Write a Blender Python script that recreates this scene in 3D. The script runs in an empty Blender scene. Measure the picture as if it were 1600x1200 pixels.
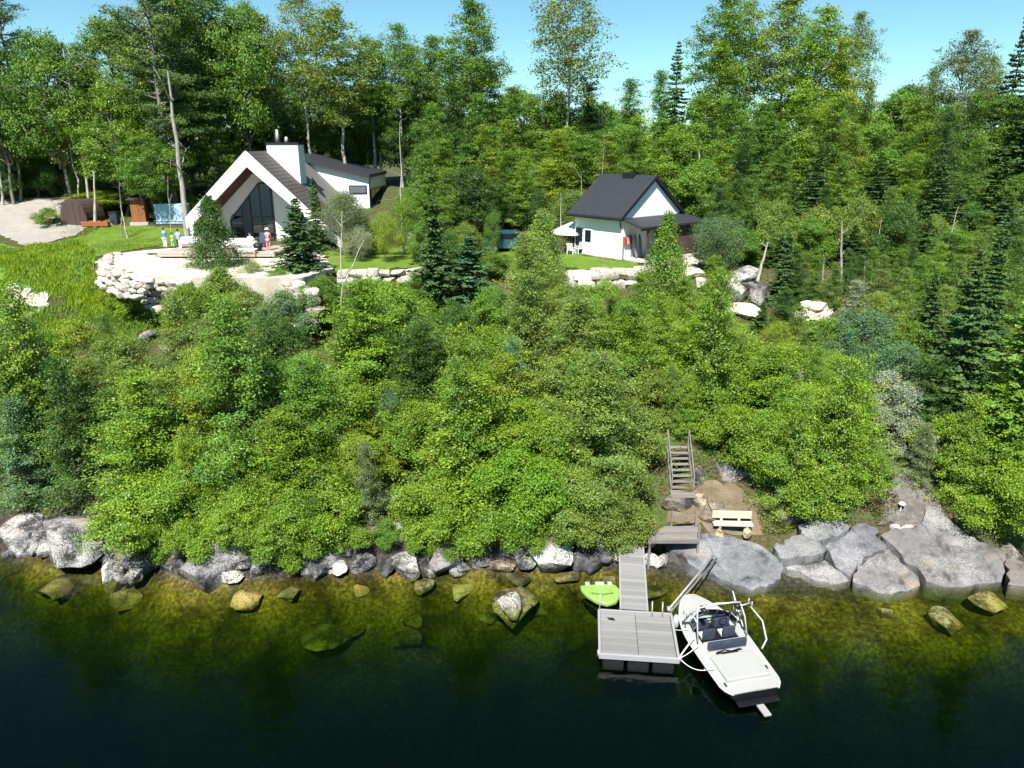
import bpy, bmesh, math, random
import numpy as np
from mathutils import Vector, Matrix
from mathutils.geometry import delaunay_2d_cdt

scn = bpy.context.scene
R = math.radians
# ------------------------------------------------------------------ camera
CAM_H, PITCH, FPX = 19.0, R(18.0), 1151.0
cam_data = bpy.data.cameras.new('camera')
cam_data.sensor_width = 36.0
cam_data.lens = 36.0 * FPX / 1600.0
cam_data.clip_start = 0.5
cam_data.clip_end = 6000
cam = bpy.data.objects.new('camera', cam_data)
cam.location = (0, 0, CAM_H)
cam.rotation_euler = (R(90) - PITCH, 0, 0)
scn.collection.objects.link(cam)
scn.camera = cam
# ------------------------------------------------------------------ sky and sun
SUN_EL, SUN_AZ = R(54), R(14)          # azimuth: degrees to the left of straight behind the camera
world = bpy.data.worlds.new('World')
scn.world = world
world.use_nodes = True
wn = world.node_tree
wn.nodes.clear()
sky = wn.nodes.new('ShaderNodeTexSky')
sky.sky_type = 'NISHITA'
sky.sun_disc = False
sky.sun_elevation = SUN_EL
sky.sun_rotation = math.pi + SUN_AZ
sky.altitude = 1500
sky.air_density = 1.0
sky.dust_density = 0.15
sky.ozone_density = 1.0
bg = wn.nodes.new('ShaderNodeBackground')
bg.inputs['Strength'].default_value = 0.068
wo = wn.nodes.new('ShaderNodeOutputWorld')
tint = wn.nodes.new('ShaderNodeMix')            # the camera's white balance, even over the whole sky
tint.data_type = 'RGBA'; tint.blend_type = 'MULTIPLY'; tint.inputs[0].default_value = 1.0
tint.inputs[7].default_value = (0.74, 1.06, 1.03, 1)
wn.links.new(sky.outputs[0], tint.inputs[6])
wn.links.new(tint.outputs[2], bg.inputs[0])
wn.links.new(bg.outputs[0], wo.inputs[0])
sd = bpy.data.lights.new('sun', 'SUN')
sd.energy = 5.0
sd.angle = R(0.53)
sd.color = (1.0, 0.95, 0.87)
sun = bpy.data.objects.new('sun', sd)
to_sun = Vector((-math.sin(SUN_AZ) * math.cos(SUN_EL), -math.cos(SUN_AZ) * math.cos(SUN_EL), math.sin(SUN_EL)))
sun.rotation_euler = to_sun.to_track_quat('Z', 'Y').to_euler()
sun.location = to_sun * 60
scn.collection.objects.link(sun)
vs = scn.view_settings
vs.view_transform = 'Standard'
vs.look = 'None'
vs.gamma = 1.0
vs.exposure = 1.05
vs.use_curve_mapping = False
scn.render.engine = 'CYCLES'
cy = scn.cycles
cy.max_bounces = 6
cy.diffuse_bounces = 2
cy.glossy_bounces = 3
cy.transmission_bounces = 4
cy.transparent_max_bounces = 12
cy.volume_bounces = 0
cy.caustics_reflective = False
cy.caustics_refractive = False
cy.sample_clamp_indirect = 6

# ------------------------------------------------------------------ helpers
COL = scn.collection
def tag(o, label=None, cat=None, group=None, kind=None):
    if label: o['label'] = label
    if cat: o['category'] = cat
    if group: o['group'] = group
    if kind: o['kind'] = kind
    return o
def empty(name, loc=(0, 0, 0), rz=0.0):
    o = bpy.data.objects.new(name, None)
    o.empty_display_size = 0.3
    o.location = loc
    o.rotation_euler = (0, 0, rz)
    COL.objects.link(o)
    return o
def mesh_obj(name, me, mat=None, parent=None, loc=None):
    o = bpy.data.objects.new(name, me)
    if mat and not me.materials: me.materials.append(mat)
    if parent: o.parent = parent
    if loc is not None: o.location = loc
    COL.objects.link(o)
    return o
def np_mesh(name, v, quads=None, tris=None, smooth=False):
    me = bpy.data.meshes.new(name)
    nv = len(v)
    me.vertices.add(nv)
    me.vertices.foreach_set('co', np.asarray(v, dtype=np.float32).ravel())
    parts, tot = [], []
    if quads is not None and len(quads):
        parts.append(np.asarray(quads, dtype=np.int32).ravel()); tot.append(np.full(len(quads), 4, dtype=np.int32))
    if tris is not None and len(tris):
        parts.append(np.asarray(tris, dtype=np.int32).ravel()); tot.append(np.full(len(tris), 3, dtype=np.int32))
    loops = np.concatenate(parts); tot = np.concatenate(tot)
    st = np.zeros(len(tot), dtype=np.int32); st[1:] = np.cumsum(tot)[:-1]
    me.loops.add(len(loops)); me.loops.foreach_set('vertex_index', loops)
    me.polygons.add(len(tot)); me.polygons.foreach_set('loop_start', st)
    try: me.polygons.foreach_set('loop_total', tot)
    except Exception: pass
    me.polygons.foreach_set('use_smooth', np.full(len(tot), smooth))
    me.update(calc_edges=True)
    return me
def fattr(me, name, vals):
    a = me.attributes.new(name, 'FLOAT', 'POINT')
    a.data.foreach_set('value', np.asarray(vals, dtype=np.float32).ravel())

class MB:
    """collects simple solids and builds them as one mesh object"""
    def __init__(s): s.bm = bmesh.new()
    def box(s, x0, x1, y0, y1, z0, z1, M=None, bev=0.0):
        r = bmesh.ops.create_cube(s.bm, size=1.0)
        vs_ = r['verts']
        for v in vs_:
            v.co = Vector(((x0 + x1) / 2 + v.co.x * (x1 - x0), (y0 + y1) / 2 + v.co.y * (y1 - y0), (z0 + z1) / 2 + v.co.z * (z1 - z0)))
        if bev > 0:
            ed = list({e for v in vs_ for e in v.link_edges})
            rr = bmesh.ops.bevel(s.bm, geom=ed, offset=bev, segments=2, affect='EDGES', profile=0.6)
            vs_ = list({v for f in rr['faces'] for v in f.verts} | {v for v in vs_ if v.is_valid})
        if M is not None:
            for v in vs_: v.co = M @ v.co
        return s
    def bar(s, a, b, w, h=None, roll=Vector((0, 0, 1))):
        """rectangular bar from a to b"""
        a, b = Vector(a), Vector(b); h = h or w
        d = (b - a); L = d.length; d.normalize()
        x = d.cross(roll)
        if x.length < 1e-4: x = d.cross(Vector((1, 0, 0)))
        x.normalize(); z = x.cross(d)
        M = Matrix((x, d, z)).transposed().to_4x4(); M.translation = a
        return s.box(-w / 2, w / 2, 0, L, -h / 2, h / 2, M)
    def tube(s, pts, rad, n=8, cap=True):
        pts = [Vector(p) for p in pts]
        rad = rad if isinstance(rad, (list, tuple)) else [rad] * len(pts)
        rings = []
        prev = None
        for i, p in enumerate(pts):
            d = (pts[min(i + 1, len(pts) - 1)] - pts[max(i - 1, 0)]).normalized()
            u = prev if prev is not None else (Vector((0, 0, 1)) if abs(d.z) < 0.9 else Vector((1, 0, 0)))
            x = (u - d * u.dot(d)).normalized(); y = d.cross(x); prev = x
            rings.append([s.bm.verts.new(p + (x * math.cos(2 * math.pi * k / n) + y * math.sin(2 * math.pi * k / n)) * rad[i]) for k in range(n)])
        for i in range(len(rings) - 1):
            for k in range(n):
                f = s.bm.faces.new((rings[i][k], rings[i][(k + 1) % n], rings[i + 1][(k + 1) % n], rings[i + 1][k])); f.smooth = True
        if cap:
            s.bm.faces.new(rings[0][::-1]); s.bm.faces.new(rings[-1])
        return s
    def prism(s, poly, d):
        """polygon (list of 3D points) extruded along vector d"""
        d = Vector(d)
        a = [s.bm.verts.new(Vector(p)) for p in poly]; b = [s.bm.verts.new(Vector(p) + d) for p in poly]
        n = len(a)
        s.bm.faces.new(a); s.bm.faces.new(b[::-1])
        for i in range(n): s.bm.faces.new((a[(i + 1) % n], a[i], b[i], b[(i + 1) % n]))
        return s
    def loft(s, rings, cap=True, smooth=True):
        vv = [[s.bm.verts.new(Vector(p)) for p in r] for r in rings]
        n = len(vv[0])
        for i in range(len(vv) - 1):
            for k in range(n):
                f = s.bm.faces.new((vv[i][k], vv[i][(k + 1) % n], vv[i + 1][(k + 1) % n], vv[i + 1][k])); f.smooth = smooth
        if cap: s.bm.faces.new(vv[0][::-1]); s.bm.faces.new(vv[-1])
        return s
    def build(s, name, mat, parent=None, loc=None):
        bmesh.ops.recalc_face_normals(s.bm, faces=s.bm.faces[:])
        me = bpy.data.meshes.new(name); s.bm.to_mesh(me); s.bm.free()
        return mesh_obj(name, me, mat, parent, loc)

# ------------------------------------------------------------------ materials
def nm(name):
    m = bpy.data.materials.new(name); m.use_nodes = True
    nt = m.node_tree; nt.nodes.clear()
    out = nt.nodes.new('ShaderNodeOutputMaterial')
    return m, nt, out
def N(nt, t, **kw):
    n = nt.nodes.new(t)
    for k, v in kw.items():
        if k in n.inputs: n.inputs[k].default_value = v
        else: setattr(n, k, v)
    return n
def noise(nt, scale, detail=4, rough=0.6, vec=None):
    n = N(nt, 'ShaderNodeTexNoise', Scale=scale, Detail=detail, Roughness=rough)
    if vec is not None: nt.links.new(vec, n.inputs['Vector'])
    return n
def ramp(nt, src, stops):
    r = nt.nodes.new('ShaderNodeValToRGB')
    e = r.color_ramp.elements
    while len(e) < len(stops): e.new(0.5)
    for i, (p, c) in enumerate(stops):
        e[i].position = p
        c = (c, c, c) if isinstance(c, (int, float)) else c
        e[i].color = (*c, 1)
    nt.links.new(src, r.inputs[0])
    return r
def mix(nt, fac, a, b, blend='MIX'):
    m = nt.nodes.new('ShaderNodeMix'); m.data_type = 'RGBA'; m.blend_type = blend
    for sock, v in ((m.inputs[0], fac), (m.inputs[6], a), (m.inputs[7], b)):
        if isinstance(v, (int, float)): sock.default_value = v
        elif isinstance(v, tuple): sock.default_value = (*v, 1)
        else: nt.links.new(v, sock)
    return m.outputs[2]
def plain(name, col, rough=0.6, metal=0.0, var=0.12, scale=3.0, bump=0.0, bscale=30.0, spec=0.4):
    m, nt, out = nm(name)
    tc = N(nt, 'ShaderNodeTexCoord')
    n = noise(nt, scale, 5, 0.65, tc.outputs['Object'])
    lo = tuple(c * (1 - var) for c in col); hi = tuple(min(1, c * (1 + var)) for c in col)
    r = ramp(nt, n.outputs['Fac'], [(0.3, lo), (0.7, hi)])
    b = N(nt, 'ShaderNodeBsdfPrincipled', Roughness=rough, Metallic=metal)
    b.inputs['Specular IOR Level'].default_value = spec
    nt.links.new(r.outputs[0], b.inputs['Base Color'])
    if bump:
        n2 = noise(nt, bscale, 4, 0.6, tc.outputs['Object'])
        bp = N(nt, 'ShaderNodeBump', Strength=bump, Distance=0.02)
        nt.links.new(n2.outputs['Fac'], bp.inputs['Height']); nt.links.new(bp.outputs[0], b.inputs['Normal'])
    nt.links.new(b.outputs[0], out.inputs[0])
    return m
def leaf_material(name, transl=0.32, rough=0.5):
    m, nt, out = nm(name)
    oi = N(nt, 'ShaderNodeObjectInfo')
    geo = N(nt, 'ShaderNodeNewGeometry')
    at_ = N(nt, 'ShaderNodeAttribute', attribute_name='tone')
    yel = mix(nt, 1.0, oi.outputs['Color'], (1.55, 1.22, 0.65), 'MULTIPLY')
    blu = mix(nt, 1.0, oi.outputs['Color'], (0.62, 0.80, 1.15), 'MULTIPLY')
    c = mix(nt, at_.outputs['Fac'], blu, yel)
    hsv = N(nt, 'ShaderNodeHueSaturation')
    mr = N(nt, 'ShaderNodeMapRange'); mr.inputs[3].default_value = 0.68; mr.inputs[4].default_value = 1.36
    nt.links.new(geo.outputs['Random Per Island'], mr.inputs[0])
    nt.links.new(mr.outputs[0], hsv.inputs['Value']); nt.links.new(c, hsv.inputs['Color'])
    b = N(nt, 'ShaderNodeBsdfPrincipled', Roughness=rough)
    b.inputs['Specular IOR Level'].default_value = 0.38
    nt.links.new(hsv.outputs[0], b.inputs['Base Color'])
    t = N(nt, 'ShaderNodeBsdfTranslucent')
    tcol = mix(nt, 1.0, hsv.outputs[0], (1.5, 1.5, 0.6), 'MULTIPLY')
    nt.links.new(tcol, t.inputs[0])
    ms = N(nt, 'ShaderNodeMixShader'); ms.inputs[0].default_value = transl
    nt.links.new(b.outputs[0], ms.inputs[1]); nt.links.new(t.outputs[0], ms.inputs[2])
    nt.links.new(ms.outputs[0], out.inputs[0])
    return m
def bark_material():
    m, nt, out = nm('bark')
    oi = N(nt, 'ShaderNodeObjectInfo'); tc = N(nt, 'ShaderNodeTexCoord')
    mp = N(nt, 'ShaderNodeMapping'); mp.inputs['Scale'].default_value = (6, 6, 1.2)
    nt.links.new(tc.outputs['Object'], mp.inputs[0])
    n = noise(nt, 1.5, 6, 0.7, mp.outputs[0])
    r = ramp(nt, n.outputs['Fac'], [(0.35, 0.45), (0.62, 1.1)])
    c = mix(nt, 1.0, oi.outputs['Color'], r.outputs[0], 'MULTIPLY')
    b = N(nt, 'ShaderNodeBsdfPrincipled', Roughness=0.85)
    nt.links.new(c, b.inputs['Base Color'])
    bp = N(nt, 'ShaderNodeBump', Strength=0.5, Distance=0.03)
    nt.links.new(n.outputs['Fac'], bp.inputs['Height']); nt.links.new(bp.outputs[0], b.inputs['Normal'])
    nt.links.new(b.outputs[0], out.inputs[0])
    return m
def rock_material(name, base, dark, light, darkness=0.42, bump=0.6, crack=0.5, crack_dark=0.5):
    m, nt, out = nm(name)
    tc = N(nt, 'ShaderNodeTexCoord'); oi = N(nt, 'ShaderNodeObjectInfo')
    geo = N(nt, 'ShaderNodeNewGeometry')
    vec = geo.outputs['Position']
    n1 = noise(nt, 0.9, 6, 0.7, vec); n2 = noise(nt, 5.0, 8, 0.75, vec); n3 = noise(nt, 18, 6, 0.7, vec)
    c = ramp(nt, n2.outputs['Fac'], [(0.30, dark), (0.5, base), (0.72, light)])
    st = ramp(nt, n1.outputs['Fac'], [(darkness, 0.22), (darkness + 0.16, 1.0)])
    c2 = mix(nt, 1.0, c.outputs[0], st.outputs[0], 'MULTIPLY')
    lm = N(nt, 'ShaderNodeMath', operation='MULTIPLY'); nl = noise(nt, 0.45, 4, 0.6, vec)
    nt.links.new(nl.outputs['Fac'], lm.inputs[0]); nt.links.new(n3.outputs['Fac'], lm.inputs[1])
    lich = ramp(nt, lm.outputs[0], [(0.27, 0.0), (0.32, 0.95)])
    c3 = mix(nt, lich.outputs[0], c2, tuple(min(0.85, x * 1.5) for x in light))
    tan = noise(nt, 0.6, 3, 0.5, vec)
    tr = ramp(nt, tan.outputs['Fac'], [(0.6, 0.0), (0.72, 0.55)])
    c4 = mix(nt, tr.outputs[0], c3, (0.30, 0.19, 0.10))
    wv = N(nt, 'ShaderNodeVectorMath', operation='ADD'); nw = noise(nt, 1.2, 4, 0.6, vec); sc_ = N(nt, 'ShaderNodeVectorMath', operation='SCALE'); sc_.inputs['Scale'].default_value = 1.1
    nt.links.new(nw.outputs['Color'], sc_.inputs[0]); nt.links.new(vec, wv.inputs[0]); nt.links.new(sc_.outputs[0], wv.inputs[1])
    vo = N(nt, 'ShaderNodeTexVoronoi', feature='DISTANCE_TO_EDGE', Scale=crack); nt.links.new(wv.outputs[0], vo.inputs['Vector'])
    cr = ramp(nt, vo.outputs['Distance'], [(0.004, crack_dark), (0.016, 1.0)])
    c4 = mix(nt, 1.0, c4, cr.outputs[0], 'MULTIPLY')
    # colour the owner gives the single rock
    c5 = mix(nt, 1.0, c4, oi.outputs['Color'], 'MULTIPLY')
    b = N(nt, 'ShaderNodeBsdfPrincipled', Roughness=0.85)
    b.inputs['Specular IOR Level'].default_value = 0.25
    nt.links.new(c5, b.inputs['Base Color'])
    ad = N(nt, 'ShaderNodeMath', operation='ADD'); nt.links.new(n2.outputs['Fac'], ad.inputs[0]); nt.links.new(cr.outputs[0], ad.inputs[1])
    bp = N(nt, 'ShaderNodeBump', Strength=bump, Distance=0.12)
    nt.links.new(ad.outputs[0], bp.inputs['Height']); nt.links.new(bp.outputs[0], b.inputs['Normal'])
    nt.links.new(b.outputs[0], out.inputs[0])
    return m
def ground_material():
    m, nt, out = nm('ground')
    geo = N(nt, 'ShaderNodeNewGeometry'); vec = geo.outputs['Position']
    n1 = noise(nt, 0.8, 6, 0.7, vec); n2 = noise(nt, 6, 8, 0.7, vec)
    forest = ramp(nt, n2.outputs['Fac'], [(0.3, (0.03, 0.022, 0.013)), (0.5, (0.075, 0.058, 0.032)), (0.7, (0.13, 0.105, 0.065))])
    green = ramp(nt, n2.outputs['Fac'], [(0.3, (0.03, 0.055, 0.012)), (0.7, (0.09, 0.14, 0.03))])
    f1 = ramp(nt, n1.outputs['Fac'], [(0.42, 0.0), (0.6, 1.0)])
    c = mix(nt, f1.outputs[0], forest.outputs[0], green.outputs[0])
    bed = ramp(nt, n2.outputs['Fac'], [(0.34, (0.045, 0.034, 0.010)), (0.5, (0.165, 0.13, 0.03)), (0.64, (0.33, 0.265, 0.07))])
    a2 = N(nt, 'ShaderNodeAttribute', attribute_name='shore_shade')
    rk = ramp(nt, n2.outputs['Fac'], [(0.35, (0.018, 0.017, 0.015)), (0.55, (0.055, 0.05, 0.044)), (0.7, (0.13, 0.125, 0.115))])  # dark shore rock, with the shade under the bushes painted in
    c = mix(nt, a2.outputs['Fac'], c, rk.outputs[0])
    n5 = noise(nt, 0.55, 5, 0.65, vec)
    bp5 = ramp(nt, n5.outputs['Fac'], [(0.38, 0.25), (0.62, 1.25)])
    bedc = mix(nt, 1.0, bed.outputs[0], bp5.outputs[0], 'MULTIPLY')
    a1 = N(nt, 'ShaderNodeAttribute', attribute_name='bed')
    c = mix(nt, a1.outputs['Fac'], c, bedc)
    b = N(nt, 'ShaderNodeBsdfPrincipled', Roughness=0.95)
    b.inputs['Specular IOR Level'].default_value = 0.15
    nt.links.new(c, b.inputs['Base Color'])
    bp = N(nt, 'ShaderNodeBump', Strength=0.7, Distance=0.15)
    nt.links.new(n2.outputs['Fac'], bp.inputs['Height']); nt.links.new(bp.outputs[0], b.inputs['Normal'])
    nt.links.new(b.outputs[0], out.inputs[0])
    return m
def sheet_material(name, stops, s1=1.2, s2=14, patch=None, bump=0.5):
    m, nt, out = nm(name)
    geo = N(nt, 'ShaderNodeNewGeometry'); vec = geo.outputs['Position']
    n1 = noise(nt, s1, 5, 0.65, vec); n2 = noise(nt, s2, 8, 0.7, vec)
    md = N(nt, 'ShaderNodeMath', operation='MULTIPLY_ADD'); md.inputs[1].default_value = 0.5
    h = N(nt, 'ShaderNodeMath', operation='MULTIPLY'); h.inputs[1].default_value = 0.5
    nt.links.new(n1.outputs['Fac'], h.inputs[0]); nt.links.new(n2.outputs['Fac'], md.inputs[0]); nt.links.new(h.outputs[0], md.inputs[2])
    c = ramp(nt, md.outputs[0], stops).outputs[0]
    if patch:
        n3 = noise(nt, 0.45, 4, 0.6, vec)
        r3 = ramp(nt, n3.outputs['Fac'], [(patch[1], 0.0), (patch[1] + 0.1, 1.0)])
        c = mix(nt, r3.outputs[0], c, patch[0])
    b = N(nt, 'ShaderNodeBsdfPrincipled', Roughness=0.95)
    b.inputs['Specular IOR Level'].default_value = 0.15
    nt.links.new(c, b.inputs['Base Color'])
    bp = N(nt, 'ShaderNodeBump', Strength=bump, Distance=0.06)
    nt.links.new(n2.outputs['Fac'], bp.inputs['Height']); nt.links.new(bp.outputs[0], b.inputs['Normal'])
    nt.links.new(b.outputs[0], out.inputs[0])
    return m
def wood_material(name, col, var=0.3, axis_scale=(14, 1.2, 14), rough=0.75):
    m, nt, out = nm(name)
    tc = N(nt, 'ShaderNodeTexCoord'); oi = N(nt, 'ShaderNodeObjectInfo')
    mp = N(nt, 'ShaderNodeMapping'); mp.inputs['Scale'].default_value = axis_scale
    nt.links.new(tc.outputs['Object'], mp.inputs[0])
    n = noise(nt, 1.6, 6, 0.7, mp.outputs[0])
    r = ramp(nt, n.outputs['Fac'], [(0.3, tuple(c * (1 - var) for c in col)), (0.7, tuple(min(1, c * (1 + var)) for c in col))])
    hs = N(nt, 'ShaderNodeHueSaturation')
    mr = N(nt, 'ShaderNodeMapRange'); mr.inputs[3].default_value = 0.82; mr.inputs[4].default_value = 1.12
    nt.links.new(oi.outputs['Random'], mr.inputs[0]); nt.links.new(mr.outputs[0], hs.inputs['Value'])
    nt.links.new(r.outputs[0], hs.inputs['Color'])
    b = N(nt, 'ShaderNodeBsdfPrincipled', Roughness=rough)
    b.inputs['Specular IOR Level'].default_value = 0.25
    nt.links.new(hs.outputs[0], b.inputs['Base Color'])
    nt.links.new(b.outputs[0], out.inputs[0])
    return m
def glass_material(name, col=(0.012, 0.018, 0.028)):
    m, nt, out = nm(name)
    b = N(nt, 'ShaderNodeBsdfPrincipled', Roughness=0.04, IOR=1.5)
    b.inputs['Base Color'].default_value = (*col, 1)
    b.inputs['Specular IOR Level'].default_value = 0.9
    nt.links.new(b.outputs[0], out.inputs[0])
    return m
def water_material():
    m, nt, out = nm('lake_water')
    geo = N(nt, 'ShaderNodeNewGeometry')
    mp = N(nt, 'ShaderNodeMapping'); mp.inputs['Scale'].default_value = (0.8, 1.5, 1)
    nt.links.new(geo.outputs['Position'], mp.inputs[0])
    n = noise(nt, 1.6, 4, 0.55, mp.outputs[0])
    n2 = noise(nt, 0.12, 2, 0.5, geo.outputs['Position'])
    amp = ramp(nt, n2.outputs['Fac'], [(0.42, 0.25), (0.6, 1.0)])
    hh = N(nt, 'ShaderNodeMath', operation='MULTIPLY'); nt.links.new(n.outputs['Fac'], hh.inputs[0]); nt.links.new(amp.outputs[0], hh.inputs[1])
    bp = N(nt, 'ShaderNodeBump', Strength=0.5, Distance=0.07)
    nt.links.new(hh.outputs[0], bp.inputs['Height'])
    fr = N(nt, 'ShaderNodeFresnel', IOR=1.33)
    nt.links.new(bp.outputs[0], fr.inputs['Normal'])
    g = N(nt, 'ShaderNodeBsdfGlossy', Roughness=0.03)
    nt.links.new(bp.outputs[0], g.inputs['Normal'])
    t = N(nt, 'ShaderNodeBsdfTransparent')
    ms = N(nt, 'ShaderNodeMixShader')
    nt.links.new(fr.outputs[0], ms.inputs[0]); nt.links.new(t.outputs[0], ms.inputs[1]); nt.links.new(g.outputs[0], ms.inputs[2])
    nt.links.new(ms.outputs[0], out.inputs['Surface'])
    va = N(nt, 'ShaderNodeVolumeAbsorption', Density=1.0)
    va.inputs['Color'].default_value = (0.43, 0.585, 0.0, 1)
    vs_ = N(nt, 'ShaderNodeVolumeScatter', Density=0.016); vs_.inputs['Color'].default_value = (0.05, 0.36, 0.22, 1)
    av = N(nt, 'ShaderNodeAddShader'); nt.links.new(va.outputs[0], av.inputs[0]); nt.links.new(vs_.outputs[0], av.inputs[1])
    nt.links.new(av.outputs[0], out.inputs['Volume'])
    return m

M = {}
M['leaf'] = leaf_material('leaf', 0.24, 0.40)
M['needle'] = leaf_material('needle', 0.12, 0.6)
M['bark'] = bark_material()
M['ground'] = ground_material()
M['rock'] = rock_material('shore_rock', (0.15, 0.148, 0.145), (0.075, 0.075, 0.078), (0.24, 0.235, 0.225))
M['slab'] = rock_material('ledge_rock', (0.135, 0.135, 0.14), (0.10, 0.10, 0.106), (0.18, 0.178, 0.176), darkness=0.30, bump=0.4, crack=0.2, crack_dark=0.75)
M['pale_rock'] = rock_material('pale_rock', (0.44, 0.395, 0.34), (0.20, 0.165, 0.13), (0.60, 0.56, 0.50), darkness=0.26)
M['lawn'] = sheet_material('lawn', [(0.3, (0.06, 0.12, 0.014)), (0.5, (0.105, 0.18, 0.02)), (0.7, (0.15, 0.22, 0.035))], patch=((0.22, 0.18, 0.10), 0.62))
M['gravel'] = sheet_material('gravel', [(0.3, (0.23, 0.205, 0.18)), (0.55, (0.32, 0.295, 0.265)), (0.7, (0.40, 0.375, 0.34))], s2=25)
M['sand'] = sheet_material('sand', [(0.3, (0.38, 0.33, 0.26)), (0.5, (0.54, 0.49, 0.40)), (0.7, (0.64, 0.59, 0.51))], s2=20)
M['soil'] = sheet_material('soil', [(0.3, (0.075, 0.055, 0.034)), (0.5, (0.15, 0.115, 0.075)), (0.7, (0.23, 0.19, 0.135))], s2=9)
M['scree'] = sheet_material('scree', [(0.32, (0.06, 0.05, 0.042)), (0.5, (0.12, 0.11, 0.10)), (0.68, (0.24, 0.23, 0.215))], s2=7, bump=1.0)
M['water'] = water_material()
M['white'] = plain('white_render', (0.80, 0.80, 0.79), 0.7, var=0.04, scale=1.5)
M['white_trim'] = plain('white_trim', (0.80, 0.80, 0.79), 0.45, var=0.03)
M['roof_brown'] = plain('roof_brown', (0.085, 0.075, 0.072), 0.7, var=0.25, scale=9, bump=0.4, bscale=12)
M['roof_dappled_light'] = plain('roof_dappled_light', (0.15, 0.148, 0.145), 0.7, var=0.35, scale=6, bump=0.5, bscale=10)  # same roof, with dappled light painted in as paler speckled grey
M['roof_black'] = plain('roof_black', (0.028, 0.031, 0.037), 0.55, var=0.2, scale=5, bump=0.2)
M['black'] = plain('black_metal', (0.012, 0.012, 0.014), 0.45, var=0.2)
M['soffit'] = wood_material('soffit_wood', (0.11, 0.05, 0.035), 0.25)
M['glass'] = glass_material('window_glass')
M['shade'] = plain('roller_shade', (0.10, 0.115, 0.14), 0.5, var=0.1)
M['deckwood'] = wood_material('deck_wood', (0.36, 0.31, 0.26), 0.2)
M['cedar'] = wood_material('cedar', (0.30, 0.11, 0.045), 0.3, (10, 10, 1.2))
M['brown_wood'] = wood_material('brown_wood', (0.075, 0.05, 0.045), 0.25, (10, 1.2, 10))
M['dockwood'] = wood_material('dock_boards', (0.215, 0.213, 0.212), 0.10, (1.2, 16, 16))
M['greywood'] = wood_material('grey_wood', (0.20, 0.185, 0.17), 0.28, (1.2, 14, 14))
M['palewood'] = wood_material('pale_wood', (0.46, 0.42, 0.35), 0.15, (1.2, 14, 14))
M['alu'] = plain('aluminium', (0.40, 0.405, 0.41), 0.4, 0.3, var=0.06)
M['gel'] = plain('white_gelcoat', (0.34, 0.345, 0.33), 0.35, var=0.03, scale=1.0)
M['gelblack'] = plain('black_gelcoat', (0.010, 0.010, 0.012), 0.15, var=0.2)
M['navy'] = plain('navy_vinyl', (0.03, 0.04, 0.065), 0.5, var=0.25)
M['whitevinyl'] = plain('white_vinyl', (0.40, 0.41, 0.43), 0.5, var=0.06)
M['lime'] = plain('lime_vinyl', (0.22, 0.36, 0.09), 0.45, var=0.08)
M['canvas'] = plain('white_canvas', (0.82, 0.81, 0.78), 0.8, var=0.03)
M['rope'] = plain('white_rope', (0.7, 0.69, 0.65), 0.8, var=0.1)
M['skin'] = plain('skin', (0.55, 0.36, 0.27), 0.6, var=0.06)
M['blue_cloth'] = plain('blue_cloth', (0.06, 0.25, 0.50), 0.85, var=0.1)
M['lightblue_cloth'] = plain('light_blue_cloth', (0.22, 0.50, 0.68), 0.85, var=0.1)
M['navy_cloth'] = plain('navy_cloth', (0.025, 0.035, 0.07), 0.85, var=0.1)
M['white_cloth'] = plain('white_cloth', (0.72, 0.72, 0.70), 0.85, var=0.05)
M['pink_cloth'] = plain('pink_cloth', (0.62, 0.24, 0.28), 0.85, var=0.12)
M['green_cloth'] = plain('green_cloth', (0.25, 0.45, 0.22), 0.85, var=0.1)
M['hair'] = plain('dark_hair', (0.025, 0.018, 0.014), 0.7)
M['carpaint'] = plain('teal_car_paint', (0.03, 0.10, 0.13), 0.25, 0.2, var=0.05, spec=0.6)
M['rubber'] = plain('rubber', (0.02, 0.02, 0.02), 0.8)
M['red'] = plain('red_paint', (0.45, 0.05, 0.05), 0.5)
M['tarp'] = plain('blue_tarp', (0.30, 0.45, 0.60), 0.6, var=0.25, scale=4, bump=0.6, bscale=6)
M['concrete'] = plain('concrete', (0.45, 0.44, 0.42), 0.85, var=0.15, scale=2, bump=0.3)

# ------------------------------------------------------------------ terrain
def vnoise(x, y, seed=0):
    """smooth value noise, numpy"""
    xi = np.floor(x).astype(np.int64); yi = np.floor(y).astype(np.int64)
    xf = x - xi; yf = y - yi
    def h(a, b):
        n = (a * 374761393 + b * 668265263 + seed * 974711) & 0x7fffffff
        n = ((n ^ (n >> 13)) * 1274126177) & 0x7fffffff
        return ((n ^ (n >> 16)) & 0xffff) / 65535.0
    u = xf * xf * (3 - 2 * xf); v = yf * yf * (3 - 2 * yf)
    return (h(xi, yi) * (1 - u) + h(xi + 1, yi) * u) * (1 - v) + (h(xi, yi + 1) * (1 - u) + h(xi + 1, yi + 1) * u) * v - 0.5
SHX = [-200, -24, -18, -15, -12, -9, -2, 3, 6, 7.5, 9, 11, 15, 24, 200]
SHY = [36, 31.8, 30.6, 29.4, 29.6, 30.2, 30.4, 30.6, 30.6, 29.8, 29.0, 28.8, 28.9, 29.0, 25]
PU = [-400, -60, -30, -16, -9, -5.5, -2.5, 0, 1.2, 3, 6, 12, 18, 22, 23.8, 25.2, 36, 40, 50, 60, 110, 400, 2000]
PZ = [-16, -15, -14, -12, -8.5, -5.0, -1.8, -0.1, 0.7, 1.8, 3.3, 5.2, 7.0, 8.2, 8.9, 10.1, 10.35, 10.7, 12.3, 14.2, 14.5, 13, 8]
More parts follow.
